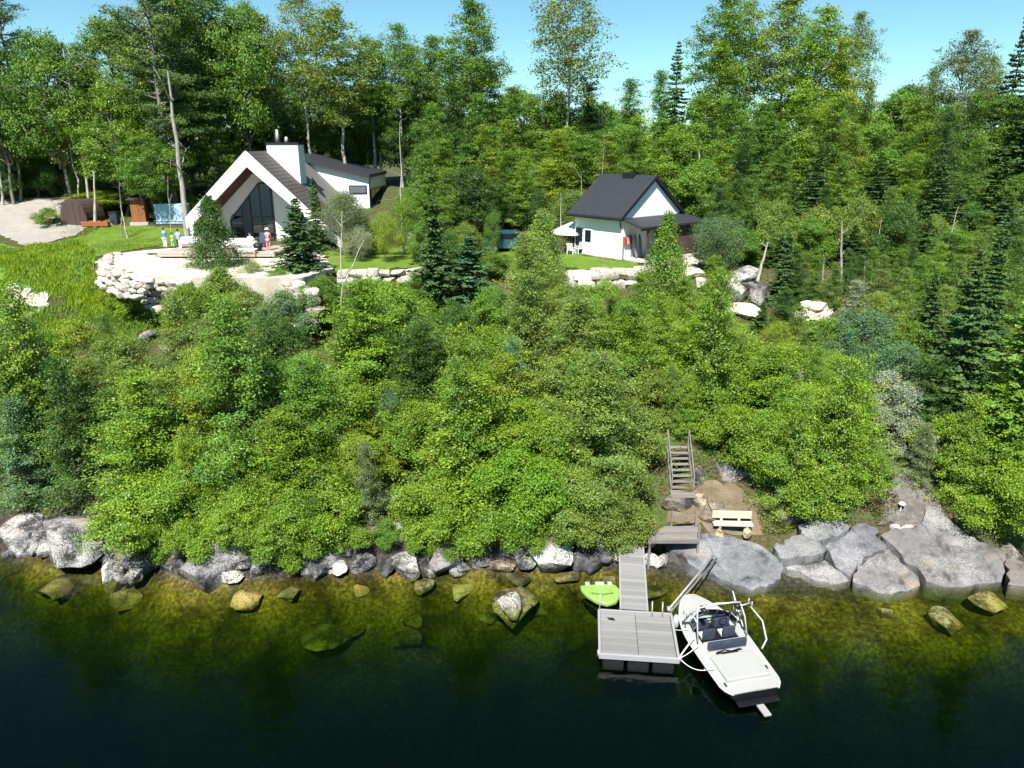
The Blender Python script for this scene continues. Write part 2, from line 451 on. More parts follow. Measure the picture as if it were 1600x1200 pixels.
def terr(x, y):
    x = np.asarray(x, dtype=float); y = np.asarray(y, dtype=float)
    u = y - np.interp(x, SHX, SHY)
    z = np.interp(u, PU, PZ)
    bumpy = np.clip((u + 8) / 6, 0.3, 1) * np.where(u > 24.5, 0.25, 1.0)
    z = z + bumpy * (vnoise(x * 0.35, y * 0.35, 1) * 0.7 + vnoise(x * 1.1, y * 1.1, 2) * 0.3)
    low = np.clip((x - 5.0) / 2.5, 0, 1) * np.clip(1 - np.abs(u - 2.0) / 4.0, 0, 1)
    z = z - low * 0.9
    shal = np.clip((x - 9.0) / 3, 0, 1) * np.clip(1 - np.abs(u + 2.6) / 2.6, 0, 1) * 0.7
    return z + shal
def tz(x, y): return float(terr(x, y))
def ray(px, py):
    a = (px - 800) / FPX; t = (py - 600) / FPX
    return a, math.cos(PITCH) - t * math.sin(PITCH), -(math.sin(PITCH) + t * math.cos(PITCH))
def at_z(px, py, z):
    dx, dy, dz = ray(px, py); k = (z - CAM_H) / dz
    return Vector((dx * k, dy * k, z))
def at_y(px, py, y):
    dx, dy, dz = ray(px, py); k = y / dy
    return Vector((dx * k, y, CAM_H + dz * k))
def at_plane(px, py, z0, y0, s):
    dx, dy, dz = ray(px, py); k = (z0 - s * y0 - CAM_H) / (dz - s * dy)
    return Vector((dx * k, dy * k, CAM_H + dz * k))
_ks = np.arange(16, 160, 0.1)
def at_ground(px, py, up=0.0):
    """where the view ray first comes within `up` of the ground; returns the ground point there"""
    dx, dy, dz = ray(px, py)
    zz = CAM_H + dz * _ks - terr(dx * _ks, dy * _ks) - up
    i = np.where(zz < 0)[0]
    k = _ks[i[0]] if len(i) else _ks[-1]
    x, y = dx * k, dy * k
    return Vector((x, y, tz(x, y)))
def px_of(p):
    c, s = math.cos(PITCH), math.sin(PITCH)
    zc = p[1] * c - (p[2] - CAM_H) * s; yc = -p[1] * s - (p[2] - CAM_H) * c
    return 800 + FPX * p[0] / zc, 600 + FPX * yc / zc, zc
def grow(a, b, step, far, n):
    inner = np.arange(a, b + 1e-6, step)
    out = [b]
    g = np.geomspace(step * 1.5, far, n)
    hi = b + np.cumsum(g) * far / np.sum(g)
    lo = a - (np.cumsum(g) * far / np.sum(g))[::-1]
    return np.concatenate([lo, inner, hi])
xs = grow(-48, 48, 0.45, 2500, 22); ys_ = grow(14, 100, 0.45, 2500, 22)
gx, gy = np.meshgrid(xs, ys_)
gz = terr(gx, gy)
nx, ny = len(xs), len(ys_)
idx = np.arange(nx * ny).reshape(ny, nx)
q = np.stack([idx[:-1, :-1], idx[:-1, 1:], idx[1:, 1:], idx[1:, :-1]], -1).reshape(-1, 4)
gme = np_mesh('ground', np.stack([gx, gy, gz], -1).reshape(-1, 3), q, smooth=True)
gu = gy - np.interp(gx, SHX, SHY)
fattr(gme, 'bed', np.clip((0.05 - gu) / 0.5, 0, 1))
fattr(gme, 'shore_shade', np.clip((2.6 - gu) / 1.0, 0, 1))  # band above the waterline where shade is painted into the ground
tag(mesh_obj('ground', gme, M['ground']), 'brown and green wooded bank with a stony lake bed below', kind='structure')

def inside(poly, x, y):
    c = np.zeros(np.shape(x), bool); n = len(poly)
    for i in range(n):
        x1, y1 = poly[i][0], poly[i][1]; x2, y2 = poly[(i + 1) % n][0], poly[(i + 1) % n][1]
        cond = ((y1 > y) != (y2 > y)) & (x < (x2 - x1) * (y - y1) / (y2 - y1 + 1e-12) + x1)
        c ^= cond
    return c
def subdiv_poly(poly, step, jit, rng):
    out = []
    for i in range(len(poly)):
        a = np.array(poly[i][:2]); b = np.array(poly[(i + 1) % len(poly)][:2])
        L = np.linalg.norm(b - a); n = max(1, int(L / step))
        nrm = np.array([-(b - a)[1], (b - a)[0]]) / max(L, 1e-6)
        for k in range(n):
            j = 0 if k == 0 else rng.normal() * jit
            out.append(a + (b - a) * k / n + nrm * j)
    return out
def sheet(name, poly, mat, lift=0.05, step=0.45, zf=None, skirt=0.0, jit=0.12, seed=1, rnd=None, kind='structure', label=None):
    """a sheet that follows the ground (or zf) inside a world-space outline"""
    rng = np.random.default_rng(seed)
    b = subdiv_poly(poly, step, jit, rng)
    bx = np.array(b)
    x = np.arange(bx[:, 0].min(), bx[:, 0].max(), step); y = np.arange(bx[:, 1].min(), bx[:, 1].max(), step)
    gx_, gy_ = np.meshgrid(x, y); gx_ = gx_.ravel() + rng.uniform(-.2, .2, gx_.size) * step; gy_ = gy_.ravel() + rng.uniform(-.2, .2, gy_.size) * step
    k = inside(b, gx_, gy_)
    d = np.min(np.hypot(gx_[:, None] - bx[None, :, 0], gy_[:, None] - bx[None, :, 1]), axis=1) if len(bx) else 1
    k &= d > step * 0.4
    pts = [Vector((p[0], p[1])) for p in b] + [Vector((p, r_)) for p, r_ in zip(gx_[k], gy_[k])]
    nb = len(b)
    vo, eo, fo, ov, oe, of = delaunay_2d_cdt(pts, [(i, (i + 1) % nb) for i in range(nb)], [], 1, 1e-5)
    V = np.array([(v.x, v.y) for v in vo])
    dist = np.min(np.hypot(V[:, 0][:, None] - bx[None, :, 0], V[:, 1][:, None] - bx[None, :, 1]), axis=1)
    Z = (zf(V[:, 0], V[:, 1]) if zf else terr(V[:, 0], V[:, 1])) + lift
    if rnd: Z = Z - rnd[1] * np.clip(1 - dist / rnd[0], 0, 1) ** 2
    verts = np.column_stack([V, Z]).tolist(); tris = [tuple(f) for f in fo if len(f) == 3]
    quads = []
    if skirt:
        cnt = {}
        for f in tris:
            for i in range(3):
                e = (f[i], f[(i + 1) % 3]); cnt[e] = 1
        cen = V.mean(0)
        low = {}; top_ = {}
        for (i, j) in list(cnt):
            if (j, i) not in cnt:
                for m_ in (i, j):
                    if m_ not in low:
                        p = verts[m_]; top_[m_] = len(verts); verts.append(list(p)); low[m_] = len(verts)
                        verts.append([p[0] - (p[0] - cen[0]) * 0.04, p[1] - (p[1] - cen[1]) * 0.04, p[2] - skirt])
                quads.append((top_[j], top_[i], low[i], low[j]))
    me = np_mesh(name, np.array(verts), quads, tris, smooth=True)
    o = mesh_obj(name, me, mat)
    if kind: o['kind'] = kind
    if label: o['label'] = label
    return o
def gpoly(pxs): return [tuple(at_ground(*p)[:2]) for p in pxs]

# lake
wb = MB(); wb.box(-400, 400, -300, 36, -20, 0)
tag(wb.build('lake_water', M['water']), 'clear dark green lake water', kind='structure')

drive = sheet('driveway', gpoly([(-40, 312), (110, 308), (128, 326), (100, 345), (150, 347), (120, 368), (40, 386), (-5, 362), (-40, 366)]), M['gravel'], 0.06, label='pale gravel driveway at the left edge')
lawn1 = sheet('lawn', gpoly([(-40, 368), (30, 388), (120, 372), (165, 352), (300, 358), (300, 385), (225, 388), (150, 402), (150, 430), (180, 455), (70, 468), (-40, 475)]), M['lawn'], 0.05, label='sunlit lawn left of the stone patio')
PATIO_Z = 10.32
patio_poly = [tuple(at_z(*p, PATIO_Z)[:2]) for p in [(152, 408), (170, 398), (225, 391), (290, 386), (420, 384), (500, 388), (520, 420), (470, 434), (330, 434), (200, 430), (160, 422)]]
patio = sheet('patio', patio_poly, M['sand'], 0, zf=lambda x, y: np.full(np.shape(x), PATIO_Z), skirt=2.4, label='pale sandy patio terrace in front of the modern house')
lawn2 = sheet('lawn', gpoly([(500, 395), (560, 396), (640, 385), (660, 402), (640, 421), (540, 425), (500, 430)]), M['lawn'], 0.08, label='small lawn beside the modern house')
lawn3 = sheet('lawn', gpoly([(640, 396), (700, 394), (760, 392), (850, 390), (920, 403), (965, 409), (1000, 412), (990, 421), (890, 420), (760, 422), (640, 424)]), M['lawn'], 0.08, label='small lawn in front of the white cottage')
path = sheet('gravel_path', gpoly([(985, 408), (1080, 402), (1100, 410), (1085, 435), (1062, 436), (1062, 415), (1000, 413)]), M['sand'], 0.12, label='pale gravel path beside the cottage porch')
soil = sheet('bare_soil', gpoly([(1085, 768), (1110, 752), (1150, 762), (1195, 790), (1240, 815), (1200, 838), (1150, 838), (1085, 830), (1040, 820), (1050, 780)]), M['soil'], 0.05, step=0.3, label='bare brown soil bank above the flat rock')
for k, (pp, lb) in enumerate([([(1385, 770), (1395, 735), (1440, 735), (1470, 800), (1440, 830), (1370, 825)], 'stony scree strip above the cracked ledge'),
                 ([(1255, 480), (1275, 468), (1300, 480), (1295, 500), (1260, 505)], 'pale sandy scree high on the right bank'),
                 ([(1230, 555), (1255, 545), (1270, 575), (1255, 600), (1235, 585)], 'small stony clearing among right bank bushes'),
                 ([(0, 470), (40, 455), (75, 462), (62, 490), (30, 505)], 'bare earth patch under the meadow'),
                 ([(590, 770), (612, 768), (635, 780), (610, 800), (590, 795)], 'small sandy clearing between shore bushes')]):
    sheet('stony_ground', gpoly(pp), M['scree'] if k in (0, 2) else M['sand'], 0.12, step=0.35, seed=k + 5, label=lb)

# ------------------------------------------------------------------ rocks
def boulder_mesh(seed, sub=3, planes=18, nz=0.06, box=False):
    rng = np.random.default_rng(seed)
    bm = bmesh.new(); bmesh.ops.create_icosphere(bm, subdivisions=sub, radius=1.0)
    P = np.array([v.co[:] for v in bm.verts])
    if box:
        P = np.sign(P) * np.abs(P) ** (0.45 if box is True else 0.25); P /= np.max(np.abs(P))
    for k in range(planes):
        n = rng.normal(size=3); n /= np.linalg.norm(n)
        d = rng.uniform(0.42, 0.8) if not box else rng.uniform(0.72, 1.12) if box is True else rng.uniform(.95, 1.3)
        t = P @ n - d
        P -= np.outer(np.clip(t, 0, None), n)
    nn = P / (np.linalg.norm(P, axis=1, keepdims=True) + 1e-9)
    for s, a in ((1.6, nz), (4.0, nz * 0.5), (9.0, nz * 0.22)):
        nv = vnoise(P[:, 0] * s + P[:, 2] * s * 0.7 + 7, P[:, 1] * s - P[:, 2] * s * 0.6 + 3, seed)
        P += nn * (nv * 2 * a)[:, None]
    if not box: P = (P - (P.max(0) + P.min(0)) / 2) / ((P.max(0) - P.min(0)) / 2) * .94
    for v, p in zip(bm.verts, P): v.co = p
    for f in bm.faces: f.smooth = bool(box)
    me = bpy.data.meshes.new('rock'); bm.to_mesh(me); bm.free()
    return me
BOULD = [boulder_mesh(s) for s in range(10)]
BRICK = [boulder_mesh(60 + s, 3, 6, 0.05, 2) for s in range(6)]
BLOCK = [boulder_mesh(40 + s, 3, 16, 0.05, True) for s in range(8)]
def rockmat_copy(me, mat):
    m2 = me.copy(); m2.materials.clear(); m2.materials.append(mat); return m2
B_ROCK = [rockmat_copy(m, M['rock']) for m in BOULD]
B_PALE = [rockmat_copy(m, M['pale_rock']) for m in BOULD]
K_PALE = [rockmat_copy(m, M['pale_rock']) for m in BLOCK]
K_LONG = [rockmat_copy(m, M['pale_rock']) for m in BRICK]
K_ROCK = [rockmat_copy(m, M['slab']) for m in BLOCK]
rng = np.random.default_rng(3)
def put_rock(name, mesh, p, half, rz=0.0, tilt=(0, 0), col=(1, 1, 1), parent=None, label=None, group=None):
    o = bpy.data.objects.new(name, mesh)
    o.location = p; o.scale = half; o.rotation_euler = (tilt[0], tilt[1], rz); o.color = (*col, 1)
    if parent: o.parent = parent
    COL.objects.link(o)
    if label: tag(o, label, 'rock', group)
    return o
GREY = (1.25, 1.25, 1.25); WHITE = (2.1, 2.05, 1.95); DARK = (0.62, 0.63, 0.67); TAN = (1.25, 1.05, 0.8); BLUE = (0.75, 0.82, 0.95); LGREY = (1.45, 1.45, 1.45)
# centre px, base px y, width px, height px, colour, label
SHORE = [
 (22, 862, 84, 56, LGREY, 'light grey rounded rock at the left end of the shore'),
 (112, 884, 112, 76, GREY, 'broad speckled grey boulder left of the orange-capped rock'),
 (62, 868, 40, 50, GREY, 'narrow grey rock wedged between two broad left shore boulders'),
 (192, 888, 66, 56, LGREY, 'pale boulder with rusty top on the left shore'),
 (168, 908, 20, 34, WHITE, 'small upright white stone, first of three at water edge on the left'),
 (187, 908, 20, 32, WHITE, 'small upright white stone, middle of three at water edge on the left'),
 (206, 911, 28, 24, WHITE, 'squat white stone, rightmost of three at water edge on the left'),
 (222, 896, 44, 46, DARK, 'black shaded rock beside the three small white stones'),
 (246, 884, 56, 34, BLUE, 'flat bluish rock under the overhanging bush on the left'),
 (268, 896, 22, 34, TAN, 'small tan stone left of the big dark mottled boulder'),
 (325, 912, 108, 70, (0.8, 0.81, 0.86), 'big dark boulder mottled with white lichen on the left shore'),
 (360, 912, 34, 20, WHITE, 'small white stone at the foot of the big dark mottled boulder'),
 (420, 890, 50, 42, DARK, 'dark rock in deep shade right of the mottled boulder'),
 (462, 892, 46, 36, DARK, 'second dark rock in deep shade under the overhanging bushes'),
 (503, 898, 44, 26, GREY, 'low grey rock with flat top left of the bluish slab'),
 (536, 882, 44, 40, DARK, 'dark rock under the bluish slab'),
 (566, 858, 92, 40, BLUE, 'wide bluish slab below the shore bushes'),
 (572, 886, 26, 16, TAN, 'small tan stone below the bluish slab'),
 (584, 872, 26, 30, BLUE, 'small blue-grey stone beside the white-topped rock'),
 (610, 874, 48, 34, LGREY, 'white-topped rock right of the bluish slab'),
 (632, 900, 54, 32, WHITE, 'bright white angular rock at the water edge mid shore'),
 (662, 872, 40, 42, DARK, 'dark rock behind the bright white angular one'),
 (696, 892, 62, 48, (0.7, 0.7, 0.74), 'dark rock with white patches right of the bright white one'),
 (722, 866, 56, 40, GREY, 'white-streaked rock under the middle shore bushes'),
 (750, 884, 46, 38, DARK, 'mottled dark rock mid shore right of the patched one'),
 (786, 894, 40, 15, TAN, 'flat tan rock just above water, left of the cracked boulder'),
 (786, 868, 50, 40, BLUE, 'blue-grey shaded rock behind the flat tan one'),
 (822, 880, 36, 36, (0.75, 0.75, 0.78), 'small grey rock touching the cracked boulder'),
 (862, 896, 68, 56, LGREY, 'round grey cracked boulder left of the gangway'),
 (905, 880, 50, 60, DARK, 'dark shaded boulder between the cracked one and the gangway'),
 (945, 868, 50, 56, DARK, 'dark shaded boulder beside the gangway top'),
 (1018, 884, 24, 20, WHITE, 'pale rubble stone nearest the gangway'),
 (1034, 888, 22, 22, WHITE, 'pale rubble stone under the landing deck, lowest of the pile'),
 (1048, 880, 20, 20, LGREY, 'pale rubble stone at the tip of the flat rock'),
 (1030, 868, 22, 18, LGREY, 'pale rubble stone, middle of the pile under the landing deck'),
 (1042, 860, 24, 18, WHITE, 'pale rubble stone, topmost of the pile under the landing deck'),
 (1478, 930, 34, 16, WHITE, 'small bright white rock in the water below the cracked ledge'),
 (1590, 908, 50, 50, (1.3, 1.2, 1.05), 'tan grey rock at the right end of the shore'),
 (1122, 812, 26, 26, TAN, 'rounded tan stone beside the left end of the bench'),
 (1098, 806, 32, 30, TAN, 'rounded tan stone between the landing deck and bench'),
 (1106, 826, 26, 22, TAN, 'tan stone in front of the landing deck corner'),
 (1066, 800, 60, 26, (1.3, 1.15, 0.95), 'flat tan stepping stone below the stairs'),
 (1090, 770, 24, 40, (1.3, 1.2, 1.0), 'pale stone beside the bottom of the stairs'),
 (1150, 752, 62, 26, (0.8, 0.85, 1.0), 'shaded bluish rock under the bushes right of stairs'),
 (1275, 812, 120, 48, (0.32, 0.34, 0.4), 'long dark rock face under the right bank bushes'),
 (1238, 828, 40, 30, LGREY, 'grey rock at the top left corner of the cracked ledge'),
]
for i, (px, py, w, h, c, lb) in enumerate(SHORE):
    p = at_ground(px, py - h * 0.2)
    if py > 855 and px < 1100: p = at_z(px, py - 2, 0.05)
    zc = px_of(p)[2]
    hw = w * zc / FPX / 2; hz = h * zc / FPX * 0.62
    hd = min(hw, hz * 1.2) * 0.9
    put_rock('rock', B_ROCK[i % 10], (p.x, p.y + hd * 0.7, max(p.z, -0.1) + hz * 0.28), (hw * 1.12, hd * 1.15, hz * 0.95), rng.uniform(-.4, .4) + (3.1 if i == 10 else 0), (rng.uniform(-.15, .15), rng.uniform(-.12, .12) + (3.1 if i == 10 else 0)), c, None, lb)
# half sunk and sunken rocks
SUNK = [(795, 935, 42, 0.32, (1.5, 1.45, 1.35), 'white-tipped rock breaking the water surface left of the lime float'),
 (662, 912, 40, -0.25, (1.5, 1.3, 0.9), 'submerged yellow stone below the bright white shore rock'),
 (388, 930, 62, -0.2, (1.6, 1.2, 0.7), 'submerged amber boulder on the left'),
 (520, 985, 110, -1.5, (1.5, 1.4, 1.0), 'large submerged olive slab in the middle'),
 (600, 975, 80, -1.7, (1.3, 1.2, 0.9), 'second large submerged slab right of the olive one'),
 (770, 955, 60, -1.2, (1.3, 1.2, 0.9), 'submerged rock beside the white-tipped one, left side'),
 (830, 955, 50, -1.2, (1.3, 1.2, 0.9), 'submerged rock beside the white-tipped one, right side'),
 (1385, 955, 28, -0.3, (1.6, 1.45, 0.9), 'small submerged yellow stone below the cracked ledge'),
 (1476, 965, 52, -0.2, (1.8, 1.6, 1.0), 'bright yellow submerged block off the right shore'),
 (1540, 940, 60, -0.3, (1.7, 1.4, 0.8), 'submerged flat yellow rock near the right edge'),
 (1000, 900, 40, -0.3, (1.4, 1.2, 0.8), 'submerged rock beside the gangway'),
 (1020, 920, 60, -0.6, (1.4, 1.2, 0.8), 'submerged slab between the dock and flat rock'),
 (950, 905, 40, -0.3, (1.5, 1.3, 0.9), 'submerged block behind the lime float'),
 (300, 935, 60, -0.5, (1.4, 1.15, 0.75), 'submerged amber rock below the big mottled boulder'),
 (200, 930, 60, -0.5, (1.4, 1.15, 0.75), 'submerged rock below the three white stones'),
 (450, 925, 50, -0.4, (1.4, 1.2, 0.8), 'submerged rock below the dark shaded shore'),
 (720, 915, 60, -0.5, (1.3, 1.2, 0.8), 'submerged rock right of the yellow stone'),
 (560, 915, 50, -0.4, (1.4, 1.2, 0.8), 'submerged rock below the low grey one'),
 (1250, 925, 60, -0.4, (1.5, 1.3, 0.85), 'submerged rock at the foot of the flat rock'),
 (90, 910, 70, -0.5, (1.4, 1.15, 0.75), 'submerged rock near the left edge')]
for i, (px, py, w, zt, c, lb) in enumerate(SUNK):
    p = at_z(px, py, zt - 0.1); zc = px_of(p)[2]; hw = w * zc / FPX / 2
    hh = max(0.25, min(0.7, (zt - tz(p.x, p.y)) * 0.55 + 0.15)) if zt < 0 else 0.6
    put_rock('sunken_rock', B_ROCK[(i * 3 + 1) % 10], (p.x, p.y, zt - hh * 0.75), (hw, hw * rng.uniform(.7, 1.0), hh), rng.uniform(0, 6), (0, 0), c, None, lb)
put_rock('sunken_rock', B_ROCK[4], at_z(806, 948, -0.75), (1.25, 1.0, 0.55), 0.5, (0, 0), (1.4, 1.25, 0.9), None, 'wide submerged base rock under the white-tipped one')

RPEND = []
def shore_zone(px):
    for lim, t in ((110, 'by the left edge'), (260, 'below the three small white stones'), (420, 'below the big mottled boulder'), (560, 'below the shaded shore'), (680, 'below the bright white rock'), (830, 'left of the cracked boulder'), (960, 'left of the gangway'), (1120, 'beside the dock'), (1330, 'below the flat rock'), (1480, 'below the triangular block')):
        if px < lim: return t
    return 'by the right edge'
# rubble along the water line and stones on the lake bed, too alike to tell apart
for i in range(90):
    x = -25 + (i // 2) * 0.68 + rng.uniform(-.4, .4)
    if x > 5.2: break
    y = float(np.interp(x, SHX, SHY)) + (rng.uniform(-.1, .5) if i % 2 else rng.uniform(.7, 1.7)); s_ = rng.uniform(.25, .6)
    c_ = [GREY, DARK, LGREY, DARK, (.9, .9, .95), LGREY, DARK][i % 7]
    o_ = put_rock('rock', B_ROCK[i % 10], (x, y, tz(x, y) + s_ * .2), (s_ * rng.uniform(.9, 1.4), s_, s_ * rng.uniform(.6, .95)), rng.uniform(0, 6), (rng.uniform(-.3, .3), 0), c_)
    o_['category'] = 'rock'; o_['group'] = 'rubble stones along the shore'; RPEND.append((o_, ['grey', 'dark', 'light grey', 'dark', 'mid grey', 'pale', 'dark'][i % 7] + ' rubble stone', ('at the water edge ' if i % 2 else 'in the upper row ') + shore_zone(px_of((x, y, 0))[0]), px_of((x, y, 0))[0]))
for i in range(9):
    x = rng.uniform(-26, 25); u_ = -abs(rng.normal()) * 2.6 - .3; y = float(np.interp(x, SHX, SHY)) + u_
    s_ = rng.uniform(.2, .55) * (1 + .2 * min(3, -u_)); zg = tz(x, y)
    hz_ = min(s_ * rng.uniform(.35, .7), max(.12, -zg - .1))
    o_ = put_rock('sunken_rock', B_ROCK[i % 10], (x, y, zg + hz_ * .1), (s_ * rng.uniform(1, 1.6), s_, hz_), rng.uniform(0, 6), (0, 0), [(1.1, .9, .5), (.8, .68, .38), (1.35, 1.08, .58)][i % 3], None, None, 'stones on the lake bed')
    o_['category'] = 'rock'; o_['group'] = 'stones on the lake bed'; RPEND.append((o_, 'olive lake-bed stone', shore_zone(px_of((x, y, 0))[0]) + (', near the water line' if u_ > -1.6 else ', further out' if u_ > -4 else ', deep down'), px_of((x, y, 0))[0]))
# ledges drawn from their outlines
def ledge(pxs, z0, y0, s, label, seed, col=(1, 1, 1), thick=1.2, rough=0.05):
    s += ((seed * 37) % 11 - 5) * .012; z0 += ((seed * 53) % 7 - 3) * .035; col = tuple(c * .9 for c in col)
    pts = [at_plane(px, py, z0, y0, s) for px, py in pxs]
    cx_ = sum(p.x for p in pts) / len(pts); cy_ = sum(p.y for p in pts) / len(pts)
    poly = [(p.x + (cx_ - p.x) * .03, p.y + (cy_ - p.y) * .045) for p in pts]
    zf = lambda x, y: z0 + s * (y - y0) + vnoise(x * 0.9, y * 0.9, seed) * rough * 3 + vnoise(x * 2.6, y * 2.6, seed + 1) * rough + np.round(vnoise(x * .55 + 3, y * 1.3, seed + 2) * 5) * rough * .9
    o = sheet('rock_ledge', poly, M['slab'], 0, 0.22, zf, thick, 0.05, seed, (0.08, 0.03), None)
    o.color = (*col, 1)
    tag(o, label, 'rock')
    return o
def z8(l): return [(1160 + a / 3.636, 700 + b / 3.636) for a, b in l]
def z4(l): return [(880 + a / 3.529, 780 + b / 3.529) for a, b in l]
ledge(z4([(550, 230), (640, 215), (760, 190), (900, 190), (1080, 240), (1190, 310), (1225, 380), (1210, 435), (1130, 480), (1045, 500), (940, 465), (840, 410), (800, 385), (740, 385), (690, 360), (620, 290)]), 0.22, 28.6, 0.33, 'large smooth flat grey rock sloping into the water by the bench', 11, (1.12, 1.14, 1.18), 1.0, 0.05)
KS = 0.42
ledge(z8([(310, 440), (420, 405), (560, 405), (628, 430), (558, 488), (440, 526), (332, 478)]), 0.35, 28.8, KS, 'upper grey block of the cracked ledge', 12, (1.0, 1.0, 1.03))
ledge(z8([(170, 560), (310, 500), (330, 488), (436, 535), (484, 580), (460, 606), (330, 632), (210, 632)]), 0.25, 28.8, KS, 'grey block of the cracked ledge nearest the flat rock', 13, (0.95, 0.95, 0.98))
ledge(z8([(448, 538), (562, 494), (634, 436), (700, 410), (768, 440), (758, 490), (826, 553), (650, 664), (640, 690), (610, 740), (530, 660), (494, 590)]), 0.2, 28.8, KS, 'smooth middle block of the cracked ledge', 14, (1.05, 1.05, 1.1))
ledge(z8([(650, 674), (836, 566), (896, 655), (1004, 744), (1014, 790), (900, 822), (780, 838), (620, 765)]), 0.1, 28.8, KS, 'triangular block of the cracked ledge at the water edge', 15, (1.15, 1.13, 1.1))
ledge(z8([(772, 500), (852, 556), (920, 636), (1006, 700), (1046, 772), (1250, 795), (1400, 772), (1488, 752), (1500, 620), (1540, 570), (1420, 530), (1290, 490), (1160, 390), (1060, 300), (1000, 420), (860, 440)]), 0.12, 28.8, KS, 'broad white-streaked ledge on the right shore', 16, (1.15, 1.13, 1.1), rough=0.08)
ledge(z8([(1500, 630), (1600, 605), (1640, 700), (1620, 790), (1510, 765)]), 0.2, 28.8, KS, 'tan grey ledge block touching the right picture edge', 17, (1.2, 1.08, 0.95))
ledge(z8([(230, 642), (460, 620), (526, 672), (612, 752), (560, 765), (400, 745), (330, 702), (250, 684)]), 0.12, 28.9, 0.28, 'low white streaked ledge between the flat rock and triangular block', 18, (1.55, 1.53, 1.5))

# ------------------------------------------------------------------ modern house
# world-aligned: front gable faces the lake (-Y); ridge x = RX
RX, EL, ER = -22.8, -28.6, -15.1           # ridge, left eave, right eave
YF, YW, YB, YR = 66.0, 69.4, 81.0, 91.5    # roof front edge, glazed wall, back of gable wing, back of rear block
GZ = 10.35; PK = 18.45
ZL = PK - (RX - EL) * 0.955; ZR = PK - (ER - RX) * 0.985
house = empty('modern_house', (RX, YW, GZ))
tag(house, 'white modern gabled house with brown roof, chimney and tall glazed front', 'house')
HI = Matrix.Translation((-RX, -YW, -GZ))
def hb(mb, name, mat, parent=None):
    for v in mb.bm.verts: v.co = HI @ v.co
    return mb.build(name, mat, parent or house)
def rz_at(x): return PK - (RX - x) * 0.955 if x < RX else PK - (x - RX) * 0.985
TH = 0.28
m_ = MB(); m_.prism([(RX, YF, PK), (EL, YF, ZL), (EL, YF, ZL - TH), (RX, YF, PK - TH)], (0, YB - YF, 0)); rl = hb(m_, 'roof', M['roof_brown'])
rl['label'] = 'left brown roof slope'
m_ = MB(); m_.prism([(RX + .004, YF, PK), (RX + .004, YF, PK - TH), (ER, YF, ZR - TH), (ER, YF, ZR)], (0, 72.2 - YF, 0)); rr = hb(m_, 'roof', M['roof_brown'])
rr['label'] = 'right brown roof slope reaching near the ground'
m_ = MB(); m_.prism([(RX + .004, 72.2, PK - .02), (RX + .004, 72.2, PK - TH), (ER, 72.2, ZR - TH), (ER, 72.2, ZR - .02)], (0, YB - 72.2, 0)); rr2 = hb(m_, 'roof', M['roof_dappled_light'])
rr2['label'] = 'rear part of the right roof slope, dappled light painted in as pale grey'
# shingle courses on the right slope
k = 0
for i in range(1, 26):
    t = i / 26.0
    x = RX + (ER - RX) * t; z = PK + (ZR - PK) * t
    c = MB(); c.bar((x, YF + 0.05, z + 0.012), (x, 72.15, z + 0.012), 0.045, 0.02, Vector((0.7, 0, 0.7)))
    hb(c, 'shingle_edge', M['roof_brown'], rr)
FB = 0.95   # white band depth on the gable edge
m_ = MB(); m_.prism([(RX, YF - .05, PK + .06), (EL - .06, YF - .05, ZL + .02), (EL - .06, YF - .05, ZL - FB), (EL + 0.5, YF - .05, ZL - FB + .32), (RX, YF - .05, PK - FB * 1.32)], (0, 0.22, 0)); hb(m_, 'fascia', M['white_trim'])
m_ = MB(); m_.prism([(RX + .003, YF - .05, PK + .06), (RX + .003, YF - .05, PK - FB * 1.32), (ER + .06, YF - .05, ZR - .8), (ER + .06, YF - .05, ZR + .02)], (0, 0.22, 0)); hb(m_, 'fascia', M['white_trim'])
# soffits under the overhang
m_ = MB(); m_.prism([(RX, YF + .17, PK - FB * 1.32), (EL + .3, YF + .17, rz_at(EL + .3) - FB * 1.32), (EL + .3, YF + .17, rz_at(EL + .3) - FB * 1.32 + .1), (RX, YF + .17, PK - FB * 1.32 + .1)], (0, YW - YF - .17, 0)); hb(m_, 'soffit', M['soffit'])
m_ = MB(); m_.prism([(RX + .003, YF + .17, PK - FB * 1.32), (RX + .003, YF + .17, PK - FB * 1.32 + .1), (ER, YF + .17, ZR - .9), (ER, YF + .17, ZR - 1.0)], (0, YW - YF - .17, 0)); hb(m_, 'soffit', M['soffit'])
# walls
m_ = MB(); m_.prism([(EL + .25, YW, GZ - 1), (ER - .3, YW, GZ - 1), (ER - .3, YW, ZR - .3), (RX, YW, PK - .35), (EL + .25, YW, ZL - .1)], (0, 0.3, 0)); hb(m_, 'wall', M['white'])
m_ = MB(); m_.box(EL + .2, EL + .5, YF - .02, YB, GZ - 1, ZL - FB + .3); hb(m_, 'wall', M['white'])
m_ = MB(); m_.box(ER - .5, ER - .2, YW + .3, YB, GZ - 1, ZR - .2); hb(m_, 'wall', M['white'])
